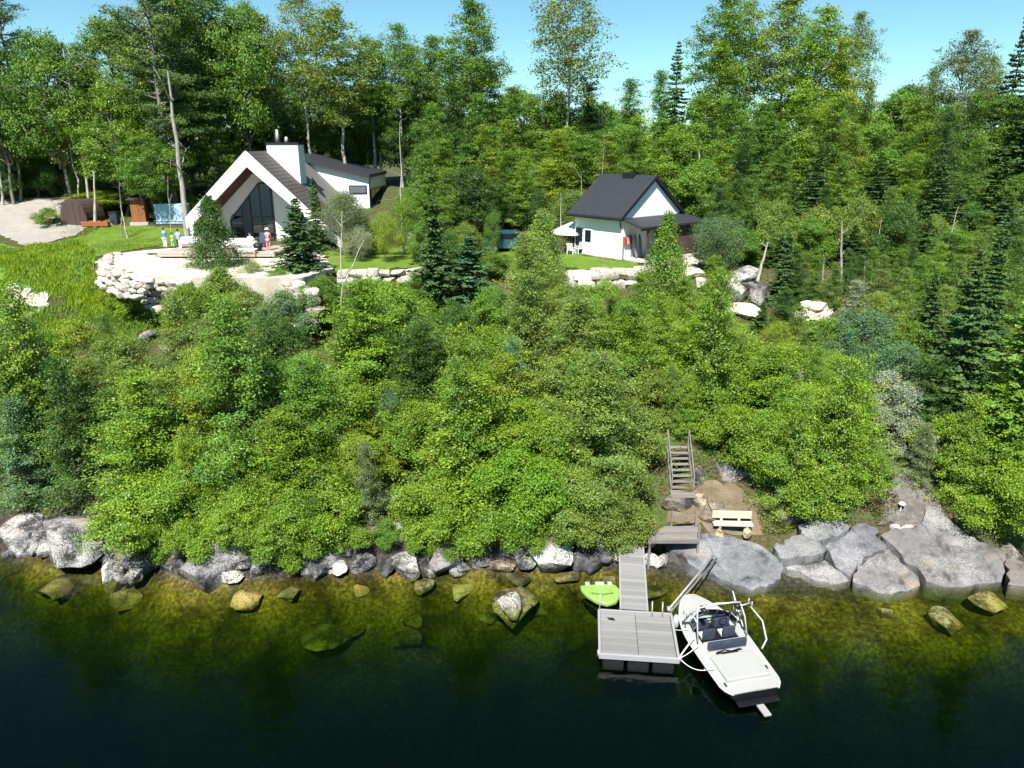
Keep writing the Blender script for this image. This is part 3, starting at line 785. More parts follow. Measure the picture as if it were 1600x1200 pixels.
# tall glazing: left lines from the photo
def on_w(px, py): return at_y(px, py, YW)
gl = on_w(362, 345); gt1 = on_w(405, 287); gt2 = on_w(421, 287); gr = on_w(426, 377)
zb = GZ + 0.1
xl, xa, xb = gl.x, gt1.x, gt2.x + 0.05
ztop = gt1.z; zl_ = gl.z
win = empty('window', (0, 0, 0)); win.parent = house
fr = MB(); fr.prism([(xl - .12, YW - .1, zb - .1), (xb + .12, YW - .1, zb - .1), (xb + .12, YW - .1, ztop + .12), (xa - .06, YW - .1, ztop + .12), (xl - .12, YW - .1, zl_ + .1)], (0, .095, 0))
hb(fr, 'frame', M['black'], win)
cols = [xl, xl + (xb - xl) * .28, xl + (xb - xl) * .50, xl + (xb - xl) * .74, xb]
def gtop(x): return min(ztop, zl_ + (x - xl) * (ztop - zl_) / (xa - xl))
zm = GZ + 2.35
for i in range(4):
    a, b = cols[i] + .06, cols[i + 1] - .06
    if i == 1:   # dark solid post
        g = MB(); g.prism([(a, YW - .18, zb), (b, YW - .18, zb), (b, YW - .18, gtop(b)), (a, YW - .18, gtop(a))], (0, .085, 0)); hb(g, 'panel', M['navy'], win); continue
    for lo, hi in ((zb, zm - .05), (zm + .05, 99)):
        g = MB(); g.prism([(a, YW - .13, lo), (b, YW - .13, lo), (b, YW - .13, min(hi, gtop(b))), (a, YW - .13, min(hi, gtop(a)))], (0, .035, 0)); hb(g, 'pane', M['glass'], win)
# chimney on the ridge
c0, c1 = at_y(416, 226, 71.5).x, at_y(465, 226, 71.5).x
ctop = at_y(440, 226, 71.5).z
m_ = MB(); m_.box(c0, c1, 71.5, 73.6, PK - 3.4, ctop, None, 0.02); ch = hb(m_, 'chimney', M['white'], rr)
m_ = MB(); m_.box(c0 - .06, c1 + .06, 71.44, 73.66, ctop, ctop + .2); hb(m_, 'chimney_cap', M['black'], rr)
for cx, h in ((434, 1.15), (447.5, .5)):
    x = at_y(cx, 220, 72.5).x
    m_ = MB(); m_.tube([(x, 72.5, ctop + .2), (x, 72.5, ctop + .2 + h)], [.22, .11], 12); hb(m_, 'flue', M['alu'], rr)
# dark triangular dormer light beside the chimney
m_ = MB(); x0 = c1 + .35; m_.prism([(x0, 74.2, rz_at(x0) - .1), (x0 + 1.5, 74.2, rz_at(x0 + 1.5) + .05), (x0, 74.2, rz_at(x0) + .9)], (0, .12, 0)); hb(m_, 'dormer_window', M['glass'])
# rear block with the single-pitch roof
BX0, BX1 = RX - 0.3, ER - .05
ZB0 = at_y(475, 247, YB).z; ZB1 = at_y(583, 277, YB).z
m_ = MB(); m_.prism([(BX0, YB, GZ - 1), (BX1, YB, GZ - 1), (BX1, YB, ZB1), (BX0, YB, ZB0)], (0, YR - YB, 0)); hb(m_, 'wall', M['white'])
m_ = MB(); m_.prism([(BX0 - .4, YB - .55, ZB0 + .03), (BX1 + .15, YB - .55, ZB1 - .02), (BX1 + .15, YB - .55, ZB1 + .30), (BX0 - .4, YB - .55, ZB0 + .36)], (0, YR - YB + .8, 0)); hb(m_, 'roof', M['roof_black'])
m_ = MB(); a = at_y(546, 303, YB); b = at_y(573, 289.5, YB); m_.box(a.x, b.x, YB - .06, YB - .002, a.z, b.z)
w2 = hb(m_, 'window', M['black']); m_ = MB(); m_.box(a.x + .12, b.x - .12, YB - .09, YB - .06, a.z + .12, b.z - .12); hb(m_, 'pane', M['shade'], w2)
m_ = MB(); m_.box(BX1 + .002, BX1 + .06, YB + .3, YR - .8, ZB1 - 2.9, ZB1 - 1.25); w3 = hb(m_, 'window', M['black'])
for i in range(4):
    y0 = YB + .5 + i * 2.4
    m_ = MB(); m_.box(BX1 + .06, BX1 + .085, y0, y0 + 2.1, ZB1 - 2.75, ZB1 - 1.4); hb(m_, 'pane', M['glass'], w3)
m_ = MB(); m_.tube([(BX1 + .2, YB - .45, ZB1 - .02), (BX1 + .02, YB - .12, ZB1 - .6), (BX1 - .02, YB - .1, GZ)], .07, 8); hb(m_, 'downspout', M['black'])
m_ = MB(); m_.box(ER - .1, ER + 5.2, 76, 84, GZ - 1, GZ + .22); tag(m_.build('concrete_pad', M['concrete']), 'grey concrete pad beside the modern house', kind='structure')

# ------------------------------------------------------------------ wooden deck on the patio
deck = empty('timber_deck', (0, 0, PATIO_Z)); tag(deck, 'low pale timber deck in front of the modern house', 'deck')
dx0, dx1 = at_y(248, 405, 59.5).x, at_y(432, 410, 59.5).x
fy0, fy1 = 59.3, 64.6
nP = 11
for i in range(nP):
    y0 = fy0 + (fy1 - fy0) * i / nP
    m_ = MB(); m_.box(0, 1, 0, 1, 0, 1)
    for v in m_.bm.verts: v.co = Vector((dx0 + (dx1 - dx0) * v.co.x, y0 + v.co.y * ((fy1 - fy0) / nP - .03), .32 + v.co.z * .06))
    m_.build('plank', M['deckwood'], deck)
m_ = MB(); m_.box(dx0 + .02, dx1 - .02, fy0 + .015, fy0 + .1, .14, .318); m_.build('rim_board', M['deckwood'], deck)
for x in np.linspace(dx0 + .4, dx1 - .4, 5):
    m_ = MB(); m_.box(x - .1, x + .1, fy0 + .25, fy0 + .45, -.1, .318); m_.build('leg', M['brown_wood'], deck)

# ------------------------------------------------------------------ cottage
ct = empty('cottage', (8.5, 58.5, 10.3)); tag(ct, 'small white cottage with black pitched roof and side porch', 'cottage')
ct.rotation_euler = (0, 0, 0)
ea = Vector((-3.6, 4.2, 0)).normalized()    # along the ridge, backwards
eg = Vector((4.2, 3.6, 0)).normalized()     # along the gable, to the right
ct.rotation_euler = (0, 0, math.atan2(eg.y, eg.x))   # local x = gable direction, local y = ridge direction
W, L, EZ, PZ_ = 8.0, 5.9, 3.4, 6.35
ov = 0.45
def cb(mb, name, mat, parent=None): return mb.build(name, mat, parent or ct)
m_ = MB(); m_.prism([(ov, .2, -.6), (W - ov, .2, -.6), (W - ov, .2, EZ), (W / 2, .2, PZ_ - .32), (ov, .2, EZ)], (0, L - .2 - ov, 0)); cb(m_, 'wall', M['white'])
for s in (0, 1):
    e = (0, EZ - .12) if s == 0 else (W, EZ - .12)
    m_ = MB()
    m_.prism([(e[0], -.05, e[1]), (W / 2 + (.002 if s else 0), -.05, PZ_), (W / 2 + (.002 if s else 0), -.05, PZ_ - .2), (e[0], -.05, e[1] - .2)], (0, L + .1, 0)); rf = cb(m_, 'roof', M['roof_black'])
    if s == 0:
        for i in range(1, 14):
            y = i * (L / 14)
            c = MB(); c.bar((.05, y, EZ - .1 + .0), (W / 2, y, PZ_ + .012), .04, .03); cb(c, 'roof_seam', M['roof_black'], rf)
m_ = MB(); m_.box(3.6, 3.95, L * .35, L * .55, PZ_ - .6, PZ_ + .18); cb(m_, 'roof_vent', M['black'])
m_ = MB(); m_.bar((-.1, -.05, EZ - .3), (-.1, L + .05, EZ - .3), .12, .12); cb(m_, 'gutter', M['black'])
m_ = MB(); m_.tube([(-.1, 0, EZ - .3), (ov - .1, ov - .1, EZ - .75), (ov - .1, ov - .1, EZ - .95)], .05, 8); cb(m_, 'downspout', M['black'])
for s in (0, 1):   # barge boards
    e = (0, EZ - .12) if s == 0 else (W, EZ - .12)
    m_ = MB(); m_.prism([(e[0], -.1, e[1] + .03), (W / 2, -.1, PZ_ + .03), (W / 2, -.1, PZ_ - .27), (e[0], -.1, e[1] - .25)], (0, .046, 0)); cb(m_, 'barge_board', M['black'])
# door and window on the long wall
m_ = MB(); m_.box(ov - .05, ov - .004, 3.4, 4.35, 0, 2.15); dr = cb(m_, 'door', M['white_trim'])
m_ = MB(); m_.box(ov - .08, ov - .05, 3.55, 4.2, 1.05, 2.0); cb(m_, 'door_pane', M['glass'], dr)
m_ = MB(); m_.box(ov - .06, ov - .004, 4.55, 5.3, .1, 2.1); w = cb(m_, 'window', M['black'])
m_ = MB(); m_.box(ov - .08, ov - .06, 4.62, 5.23, .2, 2.0); cb(m_, 'pane', M['glass'], w)
m_ = MB(); m_.box(ov - .06, ov - .004, .9, L - .6, -.25, 0.02); cb(m_, 'plinth', M['concrete'])
# porch against the gable wall
pd = 2.0
m_ = MB(); m_.prism([(0.2, .19, 3.05), (W + .4, .19, 3.05), (W + .4, -pd, 2.55), (0.2, -pd, 2.55)], (0, 0, .14)); cb(m_, 'porch_roof', M['roof_black'])
for x in (1.2, W / 2 + .6, W + .1):
    m_ = MB(); m_.box(x - .08, x + .08, -pd + .15, -pd + .31, -.4, 2.56); cb(m_, 'porch_post', M['brown_wood'])
m_ = MB(); m_.bar((.4, -pd + .23, 2.47), (W + .2, -pd + .23, 2.47), .14, .16); cb(m_, 'porch_beam', M['brown_wood'])
m_ = MB(); m_.box(3.4, W + .2, -pd + .4, -pd + .46, .05, 2.35); cb(m_, 'porch_screen', M['brown_wood'])
m_ = MB(); m_.box(0.6, W + .2, -pd - .1, .198, -.5, .06); cb(m_, 'porch_floor', M['concrete'])
m_ = MB(); m_.box(4.6, 5.5, .15, .197, .06, 2.1); cb(m_, 'porch_door', M['brown_wood'])

# ------------------------------------------------------------------ stone retaining walls
def stone_wall(label, pts, courses, size, zb_, seed, zfun=None, cat='stone wall', meshes=None, jitter=0.12):
    r_ = random.Random(seed)
    w = empty('stone_wall', (0, 0, 0)); tag(w, label, cat)
    meshes = meshes or K_PALE
    for c in range(courses):
        d = r_.uniform(0, size * .4)
        segs = [(Vector(pts[i]), Vector(pts[i + 1])) for i in range(len(pts) - 1)]
        tot = sum((b - a).length for a, b in segs)
        while d < tot:
            ln = size * r_.uniform(.65, 1.45)
            t = d + ln / 2; acc = 0
            for a, b in segs:
                l_ = (b - a).length
                if t <= acc + l_ or (a, b) == segs[-1]:
                    p = a + (b - a) * ((t - acc) / l_); ang = math.atan2((b - a).y, (b - a).x); break
                acc += l_
            h = size * .52
            z = zb_ + h * (c + .42)
            off = Vector((math.sin(ang), -math.cos(ang), 0)) * (-.22 * c + r_.uniform(-jitter, jitter))
            put_rock('stone', meshes[r_.randrange(len(meshes))], (p.x + off.x, p.y + off.y, z + r_.uniform(-.05, .05)), (ln * .52, size * r_.uniform(.4, .6), h * r_.uniform(.46, .6)), ang + r_.uniform(-.12, .12), (r_.uniform(-.1, .1), r_.uniform(-.1, .1)), (r_.uniform(.85, 1.1),) * 3, w)
            d += ln
    return w
def g3(pxs, z): return [tuple(at_z(px, py, z)) for px, py in pxs]
stone_wall('pale boulder edging round the left end of the sandy patio', g3([(168, 404), (150, 412), (158, 428), (180, 440), (215, 448)], 10.0), 4, .72, 9.1, 1, jitter=.25)
stone_wall('pale boulder wall below the sandy patio, between meadow and spruce', g3([(215, 446), (260, 451), (300, 450), (345, 450)], 9.7), 5, .8, 8.1, 2, jitter=.25)
stone_wall('pale stepped boulders below the patio between the two front spruces', g3([(345, 448), (400, 452), (440, 462), (470, 478)], 9.2), 5, 1.0, 7.6, 3, jitter=.4)
stone_wall('low rounded stone wall along the small lawn beside the house', g3([(524, 432), (560, 431), (600, 430), (640, 429)], 9.9), 2, .95, 9.35, 4, meshes=K_LONG + K_PALE)
stone_wall('low stone wall of long blocks in front of the white cottage', g3([(862, 444), (890, 441), (940, 440), (1005, 436)], 9.5), 2, 1.4, 8.95, 5, meshes=K_LONG, jitter=.06)
stone_wall('lowest course of pale blocks below the cottage wall', g3([(885, 458), (950, 458)], 8.6), 1, 1.3, 8.35, 6, meshes=K_LONG)
# rocky outcrop right of the cottage
for i, (px, py, w_, h_, c, mt, lb) in enumerate([
    (1160, 438, 56, 24, GREY, 'r', 'grey slab on top of the outcrop right of the cottage'), (1172, 452, 56, 26, DARK, 'r', 'second grey slab of the outcrop right of the cottage'),
    (1146, 466, 70, 40, GREY, 'r', 'dark streaked rock face right of the cottage'), (1184, 468, 44, 34, GREY, 'r', 'grey block at the right end of the cottage outcrop'),
    (1160, 492, 66, 26, WHITE, 'p', 'pale flat rock at the foot of the cottage outcrop'), (1085, 432, 40, 16, WHITE, 'p', 'pale rock beside the gravel path end'),
    (1062, 445, 34, 20, LGREY, 'p', 'pale rock below the gravel path, left one'), (1100, 448, 34, 18, LGREY, 'p', 'pale rock below the gravel path, right one'),
    (1272, 485, 40, 16, WHITE, 'p', 'pale rock on the sandy scree of the right bank'), (1255, 497, 26, 14, WHITE, 'p', 'smaller pale rock beside the right bank scree'),
    (878, 520, 20, 18, WHITE, 'p', 'small white rock showing among bushes mid bank'), (24, 460, 26, 22, WHITE, 'p', 'white rock at the lower edge of the left meadow'),
    (44, 457, 16, 16, WHITE, 'p', 'smaller white rock beside the one at the meadow edge'), (20, 482, 18, 14, WHITE, 'p', 'lowest white rock under the left meadow'),
    (68, 478, 16, 12, WHITE, 'p', 'white stone on the bare patch under the meadow'), (230, 530, 36, 20, GREY, 'r', 'grey rock among bushes below the patio'),
    (258, 548, 26, 14, LGREY, 'r', 'small grey rock among bushes below the patio'), (508, 585, 36, 20, GREY, 'r', 'grey rock in the shaded hollow mid bank'),
    (848, 328, 34, 22, WHITE, 'p', 'white boulder between the car and umbrella, upper'), (832, 346, 40, 20, WHITE, 'p', 'white boulder between the car and umbrella, lower'),
    (862, 345, 30, 20, WHITE, 'p', 'white boulder just left of the umbrella'), (645, 375, 30, 18, WHITE, 'p', 'white boulder beside the concrete pad'), (720, 366, 26, 14, WHITE, 'p', 'white boulder left of the parked car'),
    (90, 345, 24, 10, GREY, 'r', 'grey stone on the driveway edge by the brown shelter'), (170, 351, 12, 7, WHITE, 'p', 'small white stone by the brown planter'),
    (1430, 840, 20, 12, WHITE, 'p', 'small white stone on the scree strip'), (1415, 832, 30, 12, WHITE, 'p', 'flat white stone on the scree strip'), (1398, 826, 16, 8, WHITE, 'p', 'tiny white stone at the scree strip edge')]):
    p = at_ground(px, py + 3); zc = px_of(p)[2]; hw = w_ * zc / FPX / 2; hz = h_ * zc / FPX / 2
    put_rock('rock', (B_ROCK if mt == 'r' else B_PALE)[(i * 7 + 2) % 10], (p.x, p.y + hw * .3, p.z + hz * .5), (hw * 1.1, hw * .8, hz * 1.25), i * .7, (.1, -.1), tuple(min(1.4, v) for v in c), None, lb)

# ------------------------------------------------------------------ trees: shapes
def unit(v): return v / (np.linalg.norm(v, axis=-1, keepdims=True) + 1e-9)
def leaves(cent, nrm, size, aspect, rng, along=None):
    n = len(cent)
    nrm = unit(nrm)
    ref = along if along is not None else rng.normal(size=(n, 3))
    u = unit(ref - nrm * np.sum(ref * nrm, axis=1, keepdims=True))
    w = np.cross(nrm, u)
    s = (size * rng.uniform(.6, 1.35, n))[:, None]
    a = cent + u * s * .5; c = cent - u * s * .5
    bend = nrm * s * .12
    b = cent + w * s * aspect * .5 - bend + u * s * .06; d = cent - w * s * aspect * .5 - bend + u * s * .06
    return np.stack([a, b, c, d], 1).reshape(-1, 3)
def leaf_mesh(name, V, tone, mat):
    n = len(V) // 4
    me = np_mesh(name, V, np.arange(4 * n).reshape(-1, 4))
    fattr(me, 'tone', np.repeat(tone, 4))
    me.materials.append(mat)
    return me
def tubes_mesh(name, paths, n=6):
    """paths: list of (points, radii)"""
    VV, QQ = [], []; base = 0
    for pts, rad in paths:
        pts = np.array(pts, float); k = len(pts)
        d = np.gradient(pts, axis=0); d = unit(d)
        ref = np.where(np.abs(d[:, 2:3]) > .9, np.array([[1., 0, 0]]), np.array([[0, 0, 1.]]))
        x = unit(np.cross(d, ref)); y = np.cross(d, x)
        an = np.arange(n) * 2 * math.pi / n
        ring = pts[:, None, :] + (x[:, None, :] * np.cos(an)[None, :, None] + y[:, None, :] * np.sin(an)[None, :, None]) * np.array(rad)[:, None, None]
        VV.append(ring.reshape(-1, 3))
        i = np.arange(k - 1)[:, None] * n + np.arange(n)[None, :]; j = np.arange(k - 1)[:, None] * n + (np.arange(n)[None, :] + 1) % n
        QQ.append(np.stack([i, j, j + n, i + n], -1).reshape(-1, 4) + base); base += k * n
    me = np_mesh(name, np.concatenate(VV), np.concatenate(QQ), smooth=True)
    me.materials.append(M['bark'])
    return me
def path(a, b, rng, wob, k=6):
    a, b = np.array(a, float), np.array(b, float)
    t = np.linspace(0, 1, k)[:, None]
    p = a + (b - a) * t
    w = rng.normal(size=(k, 3)) * wob; w[0] = 0; w[-1] = 0
    return p + w
def broadleaf(seed, Rr, crown_h, z0, nlobe, nclump, per, leaf, shell=.75, clump_r=.22, trunk_r=.1, droop=0.0, low=-.45):
    rng = np.random.default_rng(seed)
    zc = z0 + crown_h / 2
    lobes = []
    for i in range(nlobe):
        az = i * 2.4 + rng.uniform(-.5, .5); zz = (i + .5) / nlobe * 2 - 1
        zz = np.clip(zz + rng.uniform(-.2, .2), -.95, .95)
        rr_ = math.sqrt(max(0, 1 - zz * zz)) * rng.uniform(.5, 1.0)
        lr = Rr * rng.uniform(.20, .46) * (1 - .25 * max(0, zz))
        lobes.append((np.array([math.cos(az) * rr_ * Rr, math.sin(az) * rr_ * Rr, zc + zz * crown_h * .36]), lr))
    lobes.append((np.array([rng.uniform(-.2, .2) * Rr, rng.uniform(-.2, .2) * Rr, zc + crown_h * .30]), Rr * .42))
    wts = np.array([l[1] ** 2 for l in lobes]); wts /= wts.sum()
    li = rng.choice(len(lobes), nclump, p=wts)
    d = unit(rng.normal(size=(nclump, 3)) + np.array([0, 0, .25])); d[:, 2] = np.maximum(d[:, 2], low); d = unit(d)
    lc = np.array([l[0] for l in lobes])[li]; lrr = np.array([l[1] for l in lobes])[li]
    cc = lc + d * (lrr * rng.uniform(shell, 1.08, nclump))[:, None]
    cr = clump_r * Rr * rng.uniform(.6, 1.3, nclump)
    ci = np.repeat(np.arange(nclump), per)
    off = rng.normal(size=(len(ci), 3)) * np.array([.5, .5, .34])
    P = cc[ci] + off * cr[ci][:, None]
    P[:, 2] -= droop * np.abs(rng.normal(size=len(ci))) * cr[ci]
    nr = d[ci] * .55 + np.array([0, 0, .55]) + rng.normal(size=(len(ci), 3)) * .55
    V = leaves(P, nr, leaf, .62, rng)
    tone = np.clip(rng.beta(2, 2, nclump)[ci] * .8 + rng.uniform(0, .25, len(ci)), 0, 1)
    V[:, 2] = np.maximum(V[:, 2], 0.03)
    crown = leaf_mesh('crown', V, tone, M['leaf'])
    top = np.array([rng.uniform(-.1, .1) * Rr, rng.uniform(-.1, .1) * Rr, z0 + crown_h * .86])
    tp = path((0, 0, -.5), top, rng, .05 * Rr, 8)
    paths = [(tp, np.linspace(trunk_r, trunk_r * .2, 8))]
    for c, lr in lobes:
        t = np.clip((c[2] - lr * .8) / top[2], .12, .8)
        s = tp[int(t * 7)]
        paths.append((path(s, c, rng, .05 * Rr, 5), np.linspace(trunk_r * .5, trunk_r * .12, 5)))
        for k in range(5):
            e = c + unit(rng.normal(size=3)) * lr * .95
            paths.append((path(c, e, rng, .04 * Rr, 3), np.linspace(trunk_r * .14, trunk_r * .04, 3)))
    return crown, tubes_mesh('trunk', paths)
def aspen(seed, H, Rr, z0f, nb, per, leaf, trunk_r, sparse=1.0, up=.5):
    """tall tree with leaf sprays along rising branches, see-through"""
    rng = np.random.default_rng(seed)
    tp = path((0, 0, -.5), (rng.uniform(-.4, .4), rng.uniform(-.4, .4), H), rng, .12, 12)
    paths = [(tp, np.linspace(trunk_r, trunk_r * .12, 12))]
    P, Nn, T = [], [], []
    for i in range(nb):
        f = z0f + (1 - z0f) * (i + rng.uniform(0, 1)) / nb
        s = np.array([np.interp(f * 11, range(12), tp[:, k]) for k in range(3)])
        env = math.sin(math.pi * min(1, .12 + .88 * ((f - z0f) / (1 - z0f)) ** .75)) ** .7
        Ln = Rr * max(.22, env) * rng.uniform(.65, 1.15)
        az = i * 2.4 + rng.uniform(-.6, .6); el = up * rng.uniform(.4, 1.3)
        dr = np.array([math.cos(az) * math.cos(el), math.sin(az) * math.cos(el), math.sin(el)])
        e = s + dr * Ln
        bp = path(s, e, rng, .06 * Ln, 5)
        paths.append((bp, np.linspace(trunk_r * .28, trunk_r * .05, 5)))
        ncl = max(3, int(Ln * 2.6))
        for k in range(ncl):
            t = .3 + .7 * (k + rng.uniform(0, 1)) / ncl
            b = np.array([np.interp(t * 4, range(5), bp[:, j]) for j in range(3)])
            c = b + rng.normal(size=3) * np.array([.5, .5, .35]) * (0.35 + .22 * Ln)
            n_ = int(per * rng.uniform(.5, 1.4) * sparse)
            q_ = c + rng.normal(size=(n_, 3)) * np.array([.27, .27, .17])
            P.append(q_); Nn.append(np.array([0, 0, .6]) + rng.normal(size=(n_, 3)) * .7); T.append(np.full(n_, rng.beta(2, 2)))
            if k % 3 == 0: paths.append((path(b, c, rng, .03, 3), np.linspace(trunk_r * .05, trunk_r * .02, 3)))
    P = np.concatenate(P); V = leaves(P, np.concatenate(Nn), leaf, .65, rng)
    tone = np.clip(np.concatenate(T) * .85 + rng.uniform(0, .2, len(P)), 0, 1)
    return leaf_mesh('crown', V, tone, M['leaf']), tubes_mesh('trunk', paths, 7)
def spruce(seed, H, Rr, whorl=.26, nb=7, dens=1.0, z0=.25, droopy=.35, trunk_r=.1, needle=.2):
    rng = np.random.default_rng(seed)
    P, Nn, A, T = [], [], [], []
    paths = [(path((0, 0, -.4), (0, 0, H), rng, .02, 8), np.linspace(trunk_r, .012, 8))]
    z = z0
    while z < H * .985:
        f = z / H
        L0 = Rr * (1 - f) ** .82 + .06
        n = max(3, int(nb * (.55 + .45 * (1 - f)) + rng.uniform(-1, 1)))
        a0 = rng.uniform(0, 6.28)
        for i in range(n):
            if rng.uniform() < .1: continue
            L_ = L0 * rng.uniform(.5, 1.25) * (1 + .18 * math.sin(a0 * 0 + i * 6.283 / n * 2 + z * 1.7))
            az = a0 + i * 6.283 / n + rng.uniform(-.25, .25)
            h = np.array([math.cos(az), math.sin(az), 0]); sd_ = np.array([-h[1], h[0], 0])
            k = max(4, int(L_ / .075 * dens))
            t = np.sort(rng.uniform(.10, 1, k))
            dz = -droopy * L_ * (t ** 1.2) * (.4 + .8 * (1 - f)) + .30 * L_ * t ** 3 * .6 + (.25 * L_ * t if f > .7 else 0)
            base = h[None] * (t * L_)[:, None]; base[:, 2] += z + dz
            tone_b = rng.beta(2, 2)
            for sgn in (-1, 1):
                spread = (1.05 - t) * L_ * .42 * rng.uniform(.25, 1.0, k) + .03
                c = base + sd_[None] * (sgn * spread)[:, None]
                c[:, 2] -= spread * .25 + rng.uniform(0, .05, k)
                P.append(c); A.append(h[None] * .8 + sd_[None] * sgn * rng.uniform(.3, 1.1, (k, 1)) + rng.normal(size=(k, 3)) * .2)
                Nn.append(np.array([0, 0, 1.0]) + h[None] * .35 + rng.normal(size=(k, 3)) * .35); T.append(np.full(k, tone_b) * .5 + t * .5)
            P.append(base); A.append(np.repeat(h[None], k, 0) + rng.normal(size=(k, 3)) * .2); Nn.append(np.array([0, 0, 1.]) + rng.normal(size=(k, 3)) * .4); T.append(np.full(k, tone_b) * .5 + t * .5)
        z += whorl * rng.uniform(.7, 1.2) * (.7 + .5 * (1 - f))
    P = np.concatenate(P); V = leaves(P, np.concatenate(Nn), needle, .55, rng, np.concatenate(A))
    return leaf_mesh('crown', V, np.clip(np.concatenate(T), 0, 1), M['needle']), tubes_mesh('trunk', paths, 7)
def pine(seed, H, Rr, z0f=.28, nb=66, per=44, trunk_r=.3, needle=.24, pl=.62):
    """tall pine with flat plumes on level limbs"""
    rng = np.random.default_rng(seed)
    tp = path((0, 0, -.5), (rng.uniform(-.5, .5), rng.uniform(-.5, .5), H), rng, .1, 12)
    paths = [(tp, np.linspace(trunk_r, trunk_r * .12, 12))]
    P, Nn, T = [], [], []
    for i in range(nb):
        f = z0f + (1 - z0f) * (i + rng.uniform(0, .9)) / nb
        g = (f - z0f) / (1 - z0f)
        s = np.array([np.interp(f * 11, range(12), tp[:, k]) for k in range(3)])
        Ln = Rr * (.55 + .45 * math.sin(math.pi * min(1, .25 + .6 * g))) * (1 - g ** 2.2 * .85) * rng.uniform(.6, 1.15)
        az = i * 2.4 + rng.uniform(-.7, .7); el = rng.uniform(-.05, .25) + g * .3
        dr = np.array([math.cos(az) * math.cos(el), math.sin(az) * math.cos(el), math.sin(el)])
        bp = path(s, s + dr * Ln, rng, .05 * Ln, 5)
        paths.append((bp, np.linspace(trunk_r * .3, trunk_r * .06, 5)))
        ncl = max(3, int(Ln * 3.2))
        for k in range(ncl):
            t = .28 + .72 * (k + rng.uniform(0, 1)) / ncl
            b = np.array([np.interp(t * 4, range(5), bp[:, j]) for j in range(3)])
            c = b + rng.normal(size=3) * np.array([1, 1, .18]) * .28 * (.6 + t * .5 * Ln * .35) + np.array([0, 0, .12])
            n_ = int(per * rng.uniform(.6, 1.3))
            P.append(c + rng.normal(size=(n_, 3)) * np.array([pl, pl, .16]) * .55)
            Nn.append(np.array([0, 0, .8]) + rng.normal(size=(n_, 3)) * .5); T.append(np.full(n_, rng.beta(2, 2)))
    P = np.concatenate(P); V = leaves(P, np.concatenate(Nn), needle, .34, rng)
    tone = np.clip(np.concatenate(T), 0, 1)
    return leaf_mesh('crown', V, tone, M['needle']), tubes_mesh('trunk', paths, 8)
def conebush(seed, H, Rr, nclump, per, leaf):
    """leafy cone that is bushy to the ground"""
    rng = np.random.default_rng(seed)
    f = rng.uniform(0, 1, nclump) ** 1.25
    az = rng.uniform(0, 6.283, nclump)
    rad = Rr * (1 - f) ** .8 * (1 + .25 * np.sin(az * 3 + f * 9) + rng.uniform(-.2, .15, nclump))
    cc = np.column_stack([np.cos(az) * rad, np.sin(az) * rad, .15 + f * (H - .25)])
    cr = (.16 + .26 * (1 - f)) * Rr * rng.uniform(.7, 1.3, nclump)
    ci = np.repeat(np.arange(nclump), per)
    P = cc[ci] + rng.normal(size=(len(ci), 3)) * np.array([.5, .5, .62]) * cr[ci][:, None]
    out = np.column_stack([np.cos(az), np.sin(az), np.full(nclump, .7)])
    V = leaves(P, out[ci] * .6 + rng.normal(size=(len(ci), 3)) * .6, leaf, .6, rng)
    V[:, 2] = np.maximum(V[:, 2], .02)
    tone = np.clip(rng.beta(2, 2, nclump)[ci] * .8 + rng.uniform(0, .25, len(ci)), 0, 1)
    paths = [(path((0, 0, -.4), (0, 0, H * .95), rng, .03, 8), np.linspace(.07, .012, 8))]
    for k in range(26):
        c = cc[rng.integers(nclump)]
        paths.append((path((0, 0, c[2] * .8), c * .95, rng, .03, 3), (.02, .014, .006)))
    return leaf_mesh('crown', V, tone, M['leaf']), tubes_mesh('trunk', paths)
